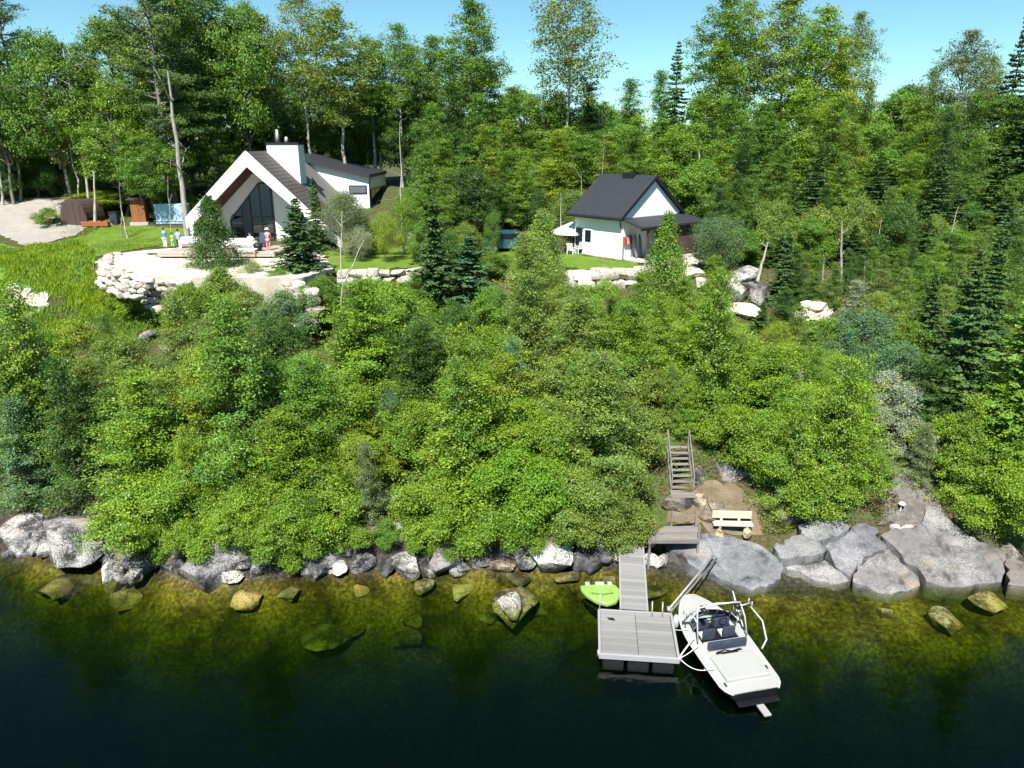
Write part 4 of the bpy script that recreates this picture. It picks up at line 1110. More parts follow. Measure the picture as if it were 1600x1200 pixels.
def pyramid(seed, H, Rr, z0f, nb, per, leaf, trunk_r, up=.35, gap=.26, power=.8, flat=.45):
    """upright tapering tree: leaf sprays on layered branches, gaps between them"""
    rng = np.random.default_rng(seed)
    tp = path((0, 0, -.5), (rng.uniform(-.05, .05) * H, rng.uniform(-.05, .05) * H, H), rng, .012 * H, 10)
    paths = [(tp, np.linspace(trunk_r, trunk_r * .12, 10))]
    P, Nn, T = [], [], []
    side = rng.uniform(0, 6.28)
    for i in range(nb):
        g = ((i + rng.uniform(0, 1)) / nb) ** .92
        f = z0f + (1 - z0f) * g
        s_ = np.array([np.interp(f * 9, range(10), tp[:, k]) for k in range(3)])
        az = i * 2.4 + rng.uniform(-.7, .7)
        Ln = (Rr * (1 - g) ** power * (1 + .22 * math.cos(az - side)) + .05 * Rr) * rng.uniform(.55, 1.2)
        el = up * rng.uniform(.2, 1.4) + .5 * g
        dr = np.array([math.cos(az) * math.cos(el), math.sin(az) * math.cos(el), math.sin(el)])
        e = s_ + dr * Ln; e[2] -= .12 * Ln
        bp = path(s_, e, rng, .05 * Ln, 4)
        paths.append((bp, np.linspace(trunk_r * .26, trunk_r * .05, 4)))
        ncl = max(2, int(Ln / gap)); tb = rng.beta(2, 2)
        for k in range(ncl):
            t = .22 + .78 * (k + rng.uniform(0, 1)) / ncl
            b = np.array([np.interp(t * 3, range(4), bp[:, j]) for j in range(3)])
            c = b + rng.normal(size=3) * np.array([1, 1, .35]) * gap * .75 * (.5 + t)
            n_ = int(per * rng.uniform(.5, 1.4))
            P.append(c + rng.normal(size=(n_, 3)) * np.array([1, 1, flat]) * gap * .62)
            Nn.append(np.array([0, 0, .75]) + dr * .35 + rng.normal(size=(n_, 3)) * .5); T.append(np.full(n_, tb * .6 + rng.uniform(0, .4)))
    P = np.concatenate(P); V = leaves(P, np.concatenate(Nn), leaf, .6, rng)
    V[:, 2] = np.maximum(V[:, 2], .02)
    return leaf_mesh('crown', V, np.clip(np.concatenate(T), 0, 1), M['leaf']), tubes_mesh('trunk', paths)
def bare_tree(seed, H, trunk_r, lean=(0, 0), nb=9, fork=None):
    rng = np.random.default_rng(seed)
    tp = path((0, 0, -.4), (lean[0], lean[1], H), rng, .006 * H, 9)
    paths = [(tp, np.linspace(trunk_r, trunk_r * .25, 9))]
    for i in range(nb):
        f = .3 + .68 * rng.uniform(0, 1)
        s = np.array([np.interp(f * 8, range(9), tp[:, k]) for k in range(3)])
        az = rng.uniform(0, 6.28); el = rng.uniform(.3, 1.0); Ln = H * rng.uniform(.06, .17)
        e = s + Ln * np.array([math.cos(az) * math.cos(el), math.sin(az) * math.cos(el), math.sin(el)])
        bp = path(s, e, rng, .05 * Ln, 4)
        paths.append((bp, np.linspace(trunk_r * .3, trunk_r * .08, 4)))
        for k in range(3):
            s2 = bp[rng.integers(1, 4)]; e2 = s2 + rng.normal(size=3) * Ln * .35 + np.array([0, 0, Ln * .2])
            paths.append((path(s2, e2, rng, .02, 3), np.linspace(trunk_r * .1, trunk_r * .04, 3)))
    if fork:
        s = tp[int(fork[0] * 8)]
        paths.append((path(s, s + np.array(fork[1]), rng, .03, 5), np.linspace(trunk_r * .8, trunk_r * .3, 5)))
    return tubes_mesh('trunk', paths, 7)

# shapes shared between trees of a kind: (crown, trunk, crown radius, crown centre height, total height)
SH = {}
SH['bush_s'] = [(*broadleaf(100 + s, 1.3, 2.3, .05, 6, 190, 64, .092, clump_r=.26, trunk_r=.05), 1.3, 1.2, 2.4) for s in range(4)]
SH['bush_m'] = [(*broadleaf(120 + s, 2.1, 3.6, .15, 9, 330, 76, .098, clump_r=.20, trunk_r=.08), 2.1, 2.0, 3.8) for s in range(5)]
SH['tree_m'] = [(*broadleaf(140 + s, 2.5, 5.0, .5, 12, 420, 76, .108, clump_r=.19, trunk_r=.11), 2.5, 3.1, 5.6) for s in range(3)]
SH['airy'] = [(*broadleaf(160 + s, 1.9, 3.8, .5, 10, 240, 60, .08, .6, .30, .07), 1.9, 2.4, 4.3) for s in range(3)]
SH['maple'] = [(*broadleaf(200 + s, 4.4, 10.5, 3.0, 22, 700, 62, .19, .7, .15, .22), 4.4, 8.2, 13.5) for s in range(4)]
SH['thick'] = [(*broadleaf(220 + s, 3.3, 8.0, .8, 16, 560, 62, .165, .7, .17, .16), 3.3, 4.8, 8.9) for s in range(4)]
SH['aspen'] = [(*aspen(240 + s, 18, 3.2, .38, 64, 60, .175, .17), 3.2, 12, 18.3) for s in range(3)]
SH['birch'] = [(*aspen(250 + s, 17, 3.6, .45, 56, 38, .165, .15, up=.8), 3.6, 12, 17.3) for s in range(3)]
SH['spruce'] = [(*spruce(260 + s, 7.0, 1.75, .22, 10, 1.6), 1.75, 3.2, 7.0) for s in range(4)]
SH['bigspruce'] = [(*spruce(280 + s, 14.0, 2.9, .40, 10, .95, .6, .4, .18, .30), 2.9, 6, 14.0) for s in range(3)]
SH['cedar'] = [(*conebush(270 + s, 5.2, 1.25, 300, 80, .085), 1.25, 2.4, 5.2) for s in range(3)]
SH['sapling'] = [(*pyramid(400 + s, 6.0, 1.9 + .12 * s, .05, 96 + 6 * s, 34, .098, .075, .3 + .08 * s), 1.9, 2.5, 6.0) for s in range(6)]
SH['bigsap'] = [(*pyramid(440 + s, 9.0, 2.9 + .15 * s, .06, 130, 46, .118, .12, .3 + .1 * s, .36, .72), 2.9, 3.6, 9.0) for s in range(5)]
SH['upright'] = [(*pyramid(420 + s, 13.0, 2.9 + .2 * s, .10, 120, 40, .165, .15, .35 + .1 * s, .42, .7), 2.9, 6, 13.0) for s in range(5)]
SH['pine'] = [(*pine(300 + s, 20, 4.6), 4.6, 14, 20.2) for s in range(3)]

LEAFC = {  # base colours of foliage
 'bright': (.142, .262, .024), 'yellow': (.185, .275, .024), 'mid': (.100, .212, .026), 'dark': (.052, .124, .022), 'olive': (.142, .225, .042),
 'grey': (.12, .175, .075), 'bluegreen': (.100, .195, .085), 'vivid': (.105, .230, .018), 'pale': (.25, .31, .22), 'spruce': (.050, .115, .034), 'bluespruce': (.060, .150, .065), 'pine': (.075, .150, .036)}
CNAME = {'bright': 'bright green', 'yellow': 'yellow-green', 'mid': 'mid green', 'dark': 'dark green', 'olive': 'olive green', 'grey': 'grey-green', 'bluegreen': 'blue-green', 'vivid': 'vivid green', 'pale': 'pale dry', 'spruce': 'dark', 'bluespruce': 'bluish', 'pine': 'dark'}
KNAME = {'bigsap': ('pyramid_tree', 'large pyramid-shaped leafy tree', 'tree'), 'sapling': ('young_tree', 'upright young tree', 'tree'), 'upright': ('upright_tree', 'tall upright leafy tree', 'tree'), 'cedar': ('cone_shaped_evergreen', 'cone-shaped evergreen', 'tree'), 'bush_s': ('small_bush', 'small leafy bush', 'bush'), 'bush_m': ('leafy_bush', 'leafy bush', 'bush'), 'tree_m': ('leafy_tree', 'leafy young tree', 'tree'), 'airy': ('loose_tree', 'loose airy sapling', 'tree'),
 'maple': ('tall_leafy_tree', 'tall leafy tree', 'tree'), 'thick': ('leafy_tree', 'thick leafy tree', 'tree'), 'aspen': ('aspen_tree', 'tall slim leafy tree', 'tree'), 'birch': ('birch_tree', 'tall sparse birch-like tree', 'tree'),
 'spruce': ('spruce_tree', 'spruce', 'tree'), 'bigspruce': ('tall_spruce_tree', 'tall spruce', 'tree'), 'pine': ('pine_tree', 'tall pine', 'tree')}
tr = random.Random(77)
PEND = []
def put_tree(kind, base, sxy, sz, color, zone, px, label=None, bark=(.13, .11, .09), var=None, rot=None, group=None, tilt=(0, 0)):
    name, desc, cat = KNAME[kind]
    lst = SH[kind]; s = lst[tr.randrange(len(lst)) if var is None else var]
    e = bpy.data.objects.new(name, None); e.empty_display_size = .3
    e.location = base; e.scale = (sxy, sxy, sz); e.rotation_euler = (tilt[0], tilt[1], tr.uniform(0, 6.28) if rot is None else rot)
    COL.objects.link(e)
    k = tr.uniform(.86, 1.16); g = tr.uniform(.94, 1.06)
    c = LEAFC[color]
    for nm_, me, col in (('crown', s[0], (c[0] * k * g, c[1] * k, c[2] * k / g)), ('trunk', s[1], bark)):
        o = bpy.data.objects.new(nm_, me); o.parent = e; o.color = (*col, 1); COL.objects.link(o)
    e['category'] = cat
    if group: e['group'] = group
    if label: e['label'] = label
    else: PEND.append((e, f"{CNAME[color]} {desc}", zone, px))
    return e
def slope_tree(px, py, rpx, color, kind=None, zone=None):
    """a crown centred on (px, py) of the picture, standing on the bank"""
    up = 1.6
    for _ in range(3):
        g = at_ground(px, py, up)
        zc = px_of((g.x, g.y, g.z + up))[2]
        Rm = rpx * zc / FPX
        kd = kind or ('bush_s' if Rm < 1.45 else 'bush_m' if Rm < 2.3 else 'tree_m')
        s0 = SH[kd][0]; sc = Rm / s0[2]
        up = s0[3] * sc * .95
    if zone is None:
        u = g.y - float(np.interp(g.x, SHX, SHY))
        row = 'just above the shore' if u < 6 else 'halfway up the bank' if u < 14 else 'high on the bank'
        col = 'at the left edge' if px < 150 else 'left of centre' if px < 420 else 'below the modern house' if px < 650 else 'in mid picture' if px < 880 else 'left of the stairs' if px < 1050 else 'right of the stairs' if px < 1300 else 'toward the right edge'
        zone = f"{row} {col}"
    return put_tree(kd, g, sc * tr.uniform(.95, 1.08), sc * tr.uniform(.92, 1.1), color, zone, px, group='bushes and young trees on the bank')
SLOPE = """30,742,62,bluegreen 112,738,66,dark 225,800,72,bright 300,778,62,bright 190,738,58,mid 385,808,58,bright 455,822,62,bright 525,800,46,bright 345,835,38,bright
682,802,62,bright 722,758,64,mid 806,775,72,vivid 762,832,42,bright 690,838,32,bright 800,835,34,vivid 902,800,58,olive 962,790,60,olive 990,818,38,olive 935,832,42,olive 880,835,34,bright
1240,748,56,bright 1312,748,62,bright 1270,770,46,bright 1505,752,56,bright 1562,792,62,bright 1592,742,56,bright 1525,700,58,mid 1470,700,44,bright 1345,722,42,bright
62,660,72,bright 150,640,46,grey 250,690,66,mid 330,655,70,yellow 420,640,66,mid 500,690,62,mid 560,650,64,bright 430,730,58,dark 560,725,52,yellow 480,760,52,mid 640,680,54,bright 720,678,64,bright 790,650,64,bright 850,700,66,bright
900,640,68,olive 960,690,68,olive 985,705,46,olive 1010,630,52,olive 1110,622,66,bright 1155,680,54,bright 1200,640,64,bright 1270,660,60,bright 1200,705,54,bright 1330,672,46,mid
30,560,62,mid 110,560,56,yellow 200,580,58,olive 280,566,60,olive 350,560,64,olive 430,560,58,dark 480,600,54,mid 560,580,60,bright 620,540,60,bright 690,580,58,mid 760,570,60,bright 830,552,62,olive 890,545,60,olive 960,570,64,bright 1030,552,60,bright 1100,550,60,bright 1160,580,56,bright 1240,590,50,bright 1300,585,40,bright
1350,545,50,bluegreen 1390,585,54,bluegreen 1405,640,48,pale 1375,625,40,pale 1340,600,46,bluegreen 1420,690,34,pale 1440,610,36,grey
250,846,32,bright 300,850,34,bright 410,850,36,bright 460,862,32,bright 500,848,30,bright 545,836,30,bright 660,852,28,bright 715,854,28,mid 845,840,28,bright 600,836,24,mid 205,474,24,bright 238,482,26,olive 272,482,24,bright 312,484,24,bright 352,492,28,olive 182,466,18,yellow 458,500,28,mid 492,492,26,bright 420,500,26,mid 1070,664,28,bright 1048,650,26,olive 20,525,42,mid 300,492,42,bright 380,496,44,olive 450,500,46,bluegreen 500,470,38,mid 590,480,50,bright 650,462,40,bright 700,520,44,dark 770,490,46,mid 830,462,46,olive 890,490,42,olive 940,480,40,bright 1000,472,44,bright 1070,478,46,bright 1110,442,38,bright 1228,482,34,dark 1050,510,42,bright 1330,482,42,pale 1370,500,38,olive 1290,530,34,mid 1420,540,36,mid
250,640,40,grey 170,690,40,dark 120,700,42,mid 10,640,46,bluegreen 610,610,44,mid 660,630,44,dark 740,620,46,mid 370,700,48,bright 300,720,48,bright 930,740,44,olive 870,755,44,bright 780,710,48,yellow"""
for tok in SLOPE.split():
    a, b, c, d = tok.split(',')
    a, b, c = float(a), float(b), float(c)
    ii = int(a * 7 + b * 3)
    if b > 770 or (d == 'vivid') or ii % 5 == 0 or (a < 520 and b < 515): slope_tree(a, b, c, d)
    elif b < 515: slope_tree(a, b, c * .85, d, 'sapling').scale[2] *= .72
    else:
        e = slope_tree(a, b - c * .25, c * .92, d, 'sapling'); f_ = (1 + (ii % 7) * .07) if b > 600 else .8 + (ii % 3) * .06
        e.scale = (e.scale[0], e.scale[1], e.scale[2] * f_)
for a, b, c, d, k in [(845, 400, 36, 'olive', 'airy'), (828, 430, 40, 'olive', 'airy'), (1125, 392, 40, 'bluegreen', 'airy'), (1110, 372, 26, 'bluegreen', 'airy'), (560, 380, 24, 'pale', 'airy'), (870, 455, 34, 'olive', 'airy'), (530, 330, 26, 'pale', 'airy')]:
    slope_tree(a, b, c, d, k)
for tok in '''1240,452,24,dark 1275,452,22,mid 1300,462,24,olive 1340,455,26,dark 1375,462,26,olive 1402,452,26,mid 1430,470,30,mid 1462,455,30,bright 1490,470,32,mid 1520,448,34,olive 1552,470,34,bright 1585,450,34,mid 1598,500,36,mid 1540,520,36,bright 1500,520,34,mid 1465,515,32,olive 1410,490,30,olive 1255,440,20,olive 1325,440,20,dark 1360,436,20,mid 1420,430,26,dark 1450,425,26,mid 1480,425,26,dark 1545,430,30,mid 1575,415,30,dark 1600,560,36,bright 1590,620,40,bright 1550,660,44,bright 1600,680,44,mid 1500,640,40,mid 1440,730,30,grey 1080,590,36,mid 1240,540,30,olive'''.split():
    a, b, c, d = tok.split(',')
    slope_tree(float(a), float(b) - 8, float(c), d, 'sapling')
for px, top, base, w__, col in [(395, 470, 800, 210, 'mid'), (245, 590, 850, 200, 'bright'), (585, 440, 690, 200, 'bright'), (725, 590, 830, 240, 'bright'), (832, 370, 620, 160, 'olive'), (938, 560, 820, 190, 'olive'), (1110, 470, 665, 190, 'bright'), (1205, 545, 730, 190, 'bright'), (1310, 600, 775, 180, 'bright'), (60, 545, 760, 180, 'mid'), (490, 560, 780, 180, 'mid'), (895, 465, 690, 180, 'olive'), (325, 545, 720, 170, 'yellow'), (655, 500, 720, 150, 'dark'), (985, 480, 690, 150, 'bright'), (160, 560, 760, 160, 'olive'), (800, 560, 760, 170, 'yellow'), (450, 640, 840, 170, 'bright'), (1540, 600, 790, 190, 'bright'), (1450, 560, 740, 120, 'dark'), (570, 640, 770, 150, 'yellow')]:
    g = at_ground(px, base - 40); zt = at_y(px, top, g.y).z; s0 = SH['bigsap'][0]
    zc = px_of((g.x, g.y, (g.z + zt) / 2))[2]
    row = 'just above the shore' if base > 790 else 'halfway up the bank' if base > 710 else 'high on the bank'
    put_tree('bigsap', g, w__ * zc / FPX / 2 / s0[2], (zt - g.z) / s0[4], col, row + (' at the left' if px < 420 else ' below the modern house' if px < 650 else ' in mid picture' if px < 880 else ' near the stairs' if px < 1250 else ' toward the right edge'), px, group='bushes and young trees on the bank')
# slim young trees that stand up out of the bushes
for i in range(30):
    px = 15 + (i * 157.3) % 1290; py = 500 + (i * 89.7) % 300
    if 985 < px < 1250 and py > 600: continue
    if py < 520 and px > 700: continue
    if py < 570 and px < 520: continue
    e = slope_tree(px, py, 24 + (i * 7) % 18, ['bright', 'mid', 'olive', 'yellow', 'dark', 'bluegreen', 'grey'][i % 7], 'airy' if i % 3 == 0 else 'sapling')
    e.scale = (e.scale[0], e.scale[1], e.scale[2] * 1.35)
# saplings and conifers with a known foot
def foot_tree(kind, px, top, base_py, color, label, wpx=None, bark=(.13, .11, .09), D=None):
    g = at_ground(px, base_py) if D is None else Vector((at_y(px, base_py, D).x, D, 0))
    if D is not None: g.z = tz(g.x, g.y)
    zt = at_y(px, top, g.y).z
    s0 = SH[kind][0]
    sz = (zt - g.z) / s0[4]
    zc = px_of((g.x, g.y, (g.z + zt) / 2))[2]
    sxy = (wpx * zc / FPX / 2) / s0[2] if wpx else sz
    return put_tree(kind, g, sxy, sz, color, None, px, label, bark)
foot_tree('cedar', 342, 305, 452, 'dark', 'dark bushy evergreen standing before the left part of the glazed gable', 84)
foot_tree('cedar', 352, 420, 500, 'olive', 'low bushy evergreen at the patio wall under the dark one', 110)
foot_tree('spruce', 472, 308, 445, 'spruce', 'broad spruce standing before the right half of the house front', 112)
foot_tree('spruce', 497, 276, 392, 'spruce', 'narrow spruce tip in front of the brown right roof slope', 46)
foot_tree('spruce', 682, 310, 505, 'spruce', 'tall dark spruce in mid picture, left of its bluish neighbour', 118)
foot_tree('spruce', 735, 366, 505, 'bluespruce', 'bluish layered spruce right of the tall dark one in mid picture', 124)
foot_tree('cedar', 1035, 336, 505, 'mid', 'pyramid shaped evergreen standing before the cottage porch', 82)
foot_tree('spruce', 1222, 362, 470, 'spruce', 'small spruce right of the rocky outcrop', 56)
foot_tree('spruce', 1188, 470, 520, 'dark', 'low spruce at the foot of the rocky outcrop', 40)
foot_tree('bigspruce', 1475, 385, 690, 'spruce', 'big dark spruce on the right bank, left of its lighter neighbour', 150)
foot_tree('bigspruce', 1560, 400, 760, 'mid', 'big lighter spruce at the right picture edge of the bank', 170)
foot_tree('bigspruce', 1440, 420, 560, 'spruce', 'slender spruce behind the big dark one on the right bank', 80)
foot_tree('bigspruce', 1520, 330, 600, 'spruce', 'spruce rising behind the two big ones at the right edge', 120)
foot_tree('cedar', 845, 330, 470, 'olive', 'olive cone-shaped tree in front of the boulders by the umbrella', 84)
foot_tree('bush_m', 700, 365, 420, 'dark', 'dark bush behind the two mid picture spruces, left one', 60)
foot_tree('bush_m', 725, 350, 405, 'olive', 'olive bush behind the two mid picture spruces, right one', 60)
foot_tree('bush_m', 660, 350, 410, 'mid', 'green bush right of the small house lawn', 54)
foot_tree('bush_s', 765, 395, 430, 'mid', 'green bush right of the bluish layered spruce', 60)
foot_tree('airy', 398, 405, 470, 'olive', 'thin olive sapling at the stepped boulders below the patio', 50)
foot_tree('airy', 440, 420, 480, 'mid', 'green sapling below the patio between the two front evergreens', 54)
foot_tree('airy', 290, 425, 470, 'bright', 'small bright sapling at the boulder wall under the patio', 40)
foot_tree('airy', 605, 330, 412, 'yellow', 'yellow-green sapling in front of the concrete pad', 44)
foot_tree('airy', 632, 310, 400, 'bright', 'bright sapling right of the modern house corner', 60)
foot_tree('airy', 770, 330, 398, 'mid', 'slim sapling in front of the parked car', 30)
foot_tree('bush_s', 752, 372, 398, 'bluegreen', 'rounded dark bush at the left end of the parked car', 42)
foot_tree('airy', 545, 300, 402, 'grey', 'pale grey-green airy tree before the low right side of the house', 84)
foot_tree('bush_s', 570, 345, 398, 'bright', 'bright bush against the low right side of the house', 60)
foot_tree('bush_m', 170, 300, 342, 'yellow', 'bright yellow-green shrub behind the brown arched shelter', 120, D=82)
foot_tree('bush_m', 275, 300, 345, 'bright', 'green shrub right of the cedar hut', 70, D=80)
foot_tree('bush_s', 82, 326, 352, 'olive', 'dry scrubby bush left of the brown arched shelter', 46)

# woodland behind: skyline trees first (kind, px, top py, distance, width px, colour)
PALE = (.42, .40, .37); GREYB = (.20, .18, .16)
WOOD = [('maple', 18, 40, 84, 110, 'dark'), ('maple', 108, 42, 82, 150, 'mid'), ('maple', 190, 120, 80, 130, 'bright'), ('maple', 60, 150, 88, 120, 'mid'), ('maple', 235, 205, 77, 110, 'mid'), ('pine', 50, -40, 96, 120, 'pine'),
 ('pine', 268, -110, 79, 170, 'pine'), ('aspen', 345, -60, 86, 130, 'mid'), ('maple', 398, -10, 88, 120, 'mid'), ('maple', 300, -20, 88, 120, 'bright'), ('maple', 505, 120, 100, 110, 'mid'), ('maple', 590, 130, 100, 110, 'bright'), ('maple', 455, 130, 98, 100, 'bright'), ('upright', 350, 150, 86, 80, 'mid'), ('upright', 255, 150, 84, 80, 'bright'), ('maple', 330, 20, 90, 150, 'dark'), ('maple', 210, 20, 92, 130, 'mid'), ('maple', 375, 200, 90, 90, 'yellow'),
 ('birch', 440, 25, 88, 130, 'olive'), ('birch', 488, -20, 90, 130, 'olive'), ('aspen', 545, 10, 88, 130, 'olive'), ('aspen', 590, 60, 92, 110, 'mid'), ('birch', 630, 40, 90, 110, 'mid'), ('aspen', 655, 70, 94, 100, 'mid'), ('aspen', 690, 55, 92, 100, 'mid'),
 ('aspen', 735, 0, 88, 120, 'mid'), ('aspen', 752, 90, 94, 110, 'olive'), ('birch', 885, -35, 86, 170, 'olive'), ('bigspruce', 1046, 60, 92, 78, 'spruce'), ('aspen', 1108, -15, 90, 120, 'mid'), ('birch', 1150, 0, 92, 110, 'bright'), ('aspen', 1200, -10, 88, 130, 'olive'), ('aspen', 1255, 10, 84, 120, 'bright'), ('maple', 1290, 75, 82, 120, 'yellow'), ('birch', 1315, 20, 88, 90, 'olive'),
 ('bigspruce', 1552, 8, 84, 90, 'spruce'), ('birch', 1470, 50, 86, 120, 'grey'), ('bigspruce', 1598, -10, 76, 140, 'spruce'), ('birch', 1515, 90, 88, 90, 'olive'),
 ('maple', 1110, 105, 86, 120, 'bright'), ('thick', 1380, 135, 96, 90, 'mid'), ('thick', 1430, 140, 94, 80, 'mid'), ('thick', 1340, 145, 90, 80, 'bright'),
 ('maple', 420, 160, 92, 110, 'dark'), ('maple', 560, 150, 96, 110, 'mid'), ('maple', 640, 165, 92, 90, 'dark'), ('maple', 672, 200, 80, 90, 'mid'), ('maple', 700, 150, 84, 110, 'dark'), ('maple', 745, 180, 78, 110, 'mid'), ('maple', 800, 150, 86, 120, 'mid'), ('maple', 850, 140, 90, 120, 'mid'), ('maple', 920, 145, 90, 120, 'dark'), ('maple', 975, 150, 86, 120, 'mid'), ('maple', 1020, 150, 90, 110, 'mid'), ('maple', 870, 225, 76, 110, 'yellow'), ('maple', 940, 200, 80, 110, 'mid'), ('maple', 1000, 200, 78, 110, 'bright'), ('maple', 800, 220, 76, 110, 'bright'), ('maple', 700, 230, 74, 100, 'mid'), ('thick', 660, 250, 70, 90, 'mid'), ('thick', 740, 255, 70, 90, 'dark'), ('thick', 690, 290, 66, 80, 'mid'), ('bigspruce', 665, 215, 72, 76, 'spruce'), ('thick', 770, 280, 75, 70, 'olive'), ('thick', 820, 265, 73, 80, 'bright'),
 ('maple', 1070, 190, 76, 120, 'bright'), ('maple', 1130, 180, 76, 120, 'mid'), ('maple', 1185, 170, 78, 120, 'mid'), ('maple', 1240, 165, 78, 120, 'bright'), ('maple', 1290, 190, 76, 120, 'mid'), ('maple', 1350, 190, 80, 110, 'mid'), ('maple', 1400, 185, 82, 110, 'bright'), ('maple', 1450, 180, 80, 110, 'mid'), ('maple', 1500, 175, 78, 110, 'mid'), ('maple', 1560, 160, 78, 120, 'mid'),
 ('thick', 1100, 250, 68, 100, 'mid'), ('thick', 1155, 255, 66, 100, 'dark'), ('thick', 1215, 245, 68, 100, 'mid'), ('bigspruce', 1275, 225, 68, 90, 'spruce'), ('thick', 1320, 255, 68, 90, 'bright'), ('bigspruce', 1370, 235, 68, 90, 'spruce'), ('thick', 1420, 250, 70, 90, 'bright'), ('bigspruce', 1465, 240, 68, 90, 'spruce'), ('thick', 1510, 255, 68, 90, 'mid'), ('bigspruce', 1560, 230, 66, 100, 'dark'), ('thick', 1600, 270, 66, 90, 'mid'),
 ('thick', 1125, 300, 62, 80, 'dark'), ('thick', 1175, 310, 61, 80, 'mid'), ('bigspruce', 1240, 285, 61, 84, 'spruce'), ('thick', 1290, 320, 60, 70, 'dark'), ('bigspruce', 1345, 290, 60, 90, 'spruce'), ('thick', 1390, 315, 60, 70, 'olive'), ('bigspruce', 1420, 300, 60, 84, 'dark'), ('bigspruce', 1500, 290, 60, 100, 'spruce'), ('bigspruce', 1580, 300, 58, 110, 'spruce')]
for i, t_ in enumerate(list(WOOD)):
    kd_, px_, top_y, D_, w__, c_ = t_
    if kd_ in ('maple', 'thick') and px_ > 600 and i % 5 != 0:
        WOOD[i] = ('upright', px_, top_y - 8 - (i * 13) % 30, D_, w__ * .78, c_)
for i in range(26):
    px_ = 655 + i * 37
    WOOD.append(('upright', px_, 175 + (i * 41) % 60 + (20 if px_ < 1050 else 0), 73 + (i * 7) % 9, 62 + (i * 11) % 26, ['mid', 'bright', 'dark', 'yellow', 'mid'][i % 5]))
for i in range(22):
    px_ = 1115 + i * 23
    WOOD.append((['bigspruce', 'upright', 'thick', 'bigspruce', 'upright'][i % 5], px_, 330 + (i * 37) % 50, 55.5 + (i * 13) % 5, 60 + (i * 7) % 30, ['spruce', 'dark', 'mid', 'dark', 'olive'][i % 5]))
def wood_zone(px, D):
    row = 'in rear woodland' if D >= 84 else 'in middle woodland' if D >= 74 else 'in front woodland' if D >= 60 else 'at woodland edge'
    w = 'behind the driveway' if px < 160 else 'behind the cedar hut' if px < 300 else 'behind the modern house' if px < 600 else 'behind the parked car' if px < 840 else 'behind the cottage' if px < 1080 else 'right of the cottage' if px < 1340 else 'by right edge'
    return f"{row} {w}"
for kd, px, top, D, wpx, col in WOOD:
    bark = PALE if kd in ('birch', 'aspen') else GREYB
    g = Vector((at_y(px, 300, D).x, D, 0)); g.z = tz(g.x, D)
    zt = at_y(px, top, D).z; s0 = SH[kd][0]
    sz = (zt - g.z) / s0[4]; zc = px_of((g.x, D, (g.z + zt) / 2))[2]
    put_tree(kd, g, wpx * zc / FPX / 2 / s0[2], sz, col, wood_zone(px, D), px, None, bark, group='woodland trees behind the houses')
# far belt that closes the gaps between the trunks
for i in range(34):
    px = -60 + i * 52 + tr.uniform(-15, 15); D = tr.uniform(98, 116)
    top = 150 + tr.uniform(-25, 35) if px > 600 else 190 + tr.uniform(-30, 40)
    if 440 < px < 530: top = 210
    g = Vector((at_y(px, 250, D).x, D, 0)); g.z = tz(g.x, D)
    zt = at_y(px, top, D).z; s0 = SH['thick'][0]; sz = max(.6, (zt - g.z) / s0[4])
    put_tree('thick', g, sz * 1.15, sz, tr.choice(['mid', 'dark', 'bright', 'mid']), 'in far belt ' + wood_zone(px, D).split('woodland ')[1], px, None, GREYB, group='far belt of woodland trees')
# shaded understory at the wood's edge
for i in range(30):
    px = -30 + i * 22 if i < 15 else 640 + (i - 15) * 64
    D = 88 + tr.uniform(-3, 5) if i < 15 else tr.uniform(66, 72) if px < 1100 else tr.uniform(56, 60)
    if 300 < px < 600: D = 95
    if 715 < px < 880: D = 73
    g = Vector((at_y(px, 300, D).x, D, 0)); g.z = tz(g.x, D)
    if 6 < g.x < 17 and g.y < 68: g.y = 72; g.z = tz(g.x, g.y)
    put_tree('bush_m', g, tr.uniform(.8, 1.3), tr.uniform(.8, 1.3), tr.choice(['dark', 'mid', 'dark', 'olive']), 'under woodland ' + wood_zone(px, D).replace('at woodland edge', 'in x woodland').split('woodland ')[1], px, None, group='bushes under the woodland')
# pale trunks that stand out
def dead(name, px, base_py, toppx, top_py, r_, seed, label, col=(.45, .42, .38), D=None, nb=7, fork=None):
    if D is None: g = at_ground(px, base_py)
    else:
        g = at_y(px, base_py, D); g.z = tz(g.x, g.y)
    t = at_y(toppx, top_py, g.y)
    e = empty(name, g); tag(e, label, 'tree')
    o = mesh_obj('trunk', bare_tree(seed, t.z - g.z, r_, (t.x - g.x, 0), nb, fork), None, e); o.color = (*col, 1)
    return e
dead('leaning_trunk', 293, 362, 262, 110, .30, 1, 'thick pale leaning tree trunk left of the modern house', (.34, .32, .29), 66.5, 5)
dead('bare_birch', 142, 318, 98, 75, .16, 2, 'leaning bare white birch behind the brown shelter, taller one', D=80, nb=16)
dead('bare_birch', 125, 300, 98, 180, .12, 3, 'leaning bare white birch behind the brown shelter, shorter one', D=81, nb=5)
dead('tree_stump', 146, 342, 147, 268, .20, 4, 'broken pale upright trunk beside the brown planter', D=75, nb=1)
dead('bare_birch', 533, 505, 534, 330, .07, 5, 'forked bare white sapling in front of the house lawn', (.5, .47, .42), nb=4, fork=(.45, (1.6, .2, 3.1)))
dead('bare_pole_tree', 627, 385, 625, 190, .09, 6, 'slim bare grey trunk right of the modern house', (.42, .40, .37), 63, 2)
dead('bare_pole_tree', 265, 362, 262, 275, .05, 7, 'thin pale pole tree in front of the blue tarp', D=67, nb=2)
dead('bare_pole_tree', 187, 352, 186, 270, .07, 8, 'thin straight trunk left of the cedar hut', (.25, .23, .2), D=71, nb=4)
dead('bare_pole_tree', 196, 350, 188, 320, .10, 9, 'short white leaning trunk left of the cedar hut', D=71, nb=0)
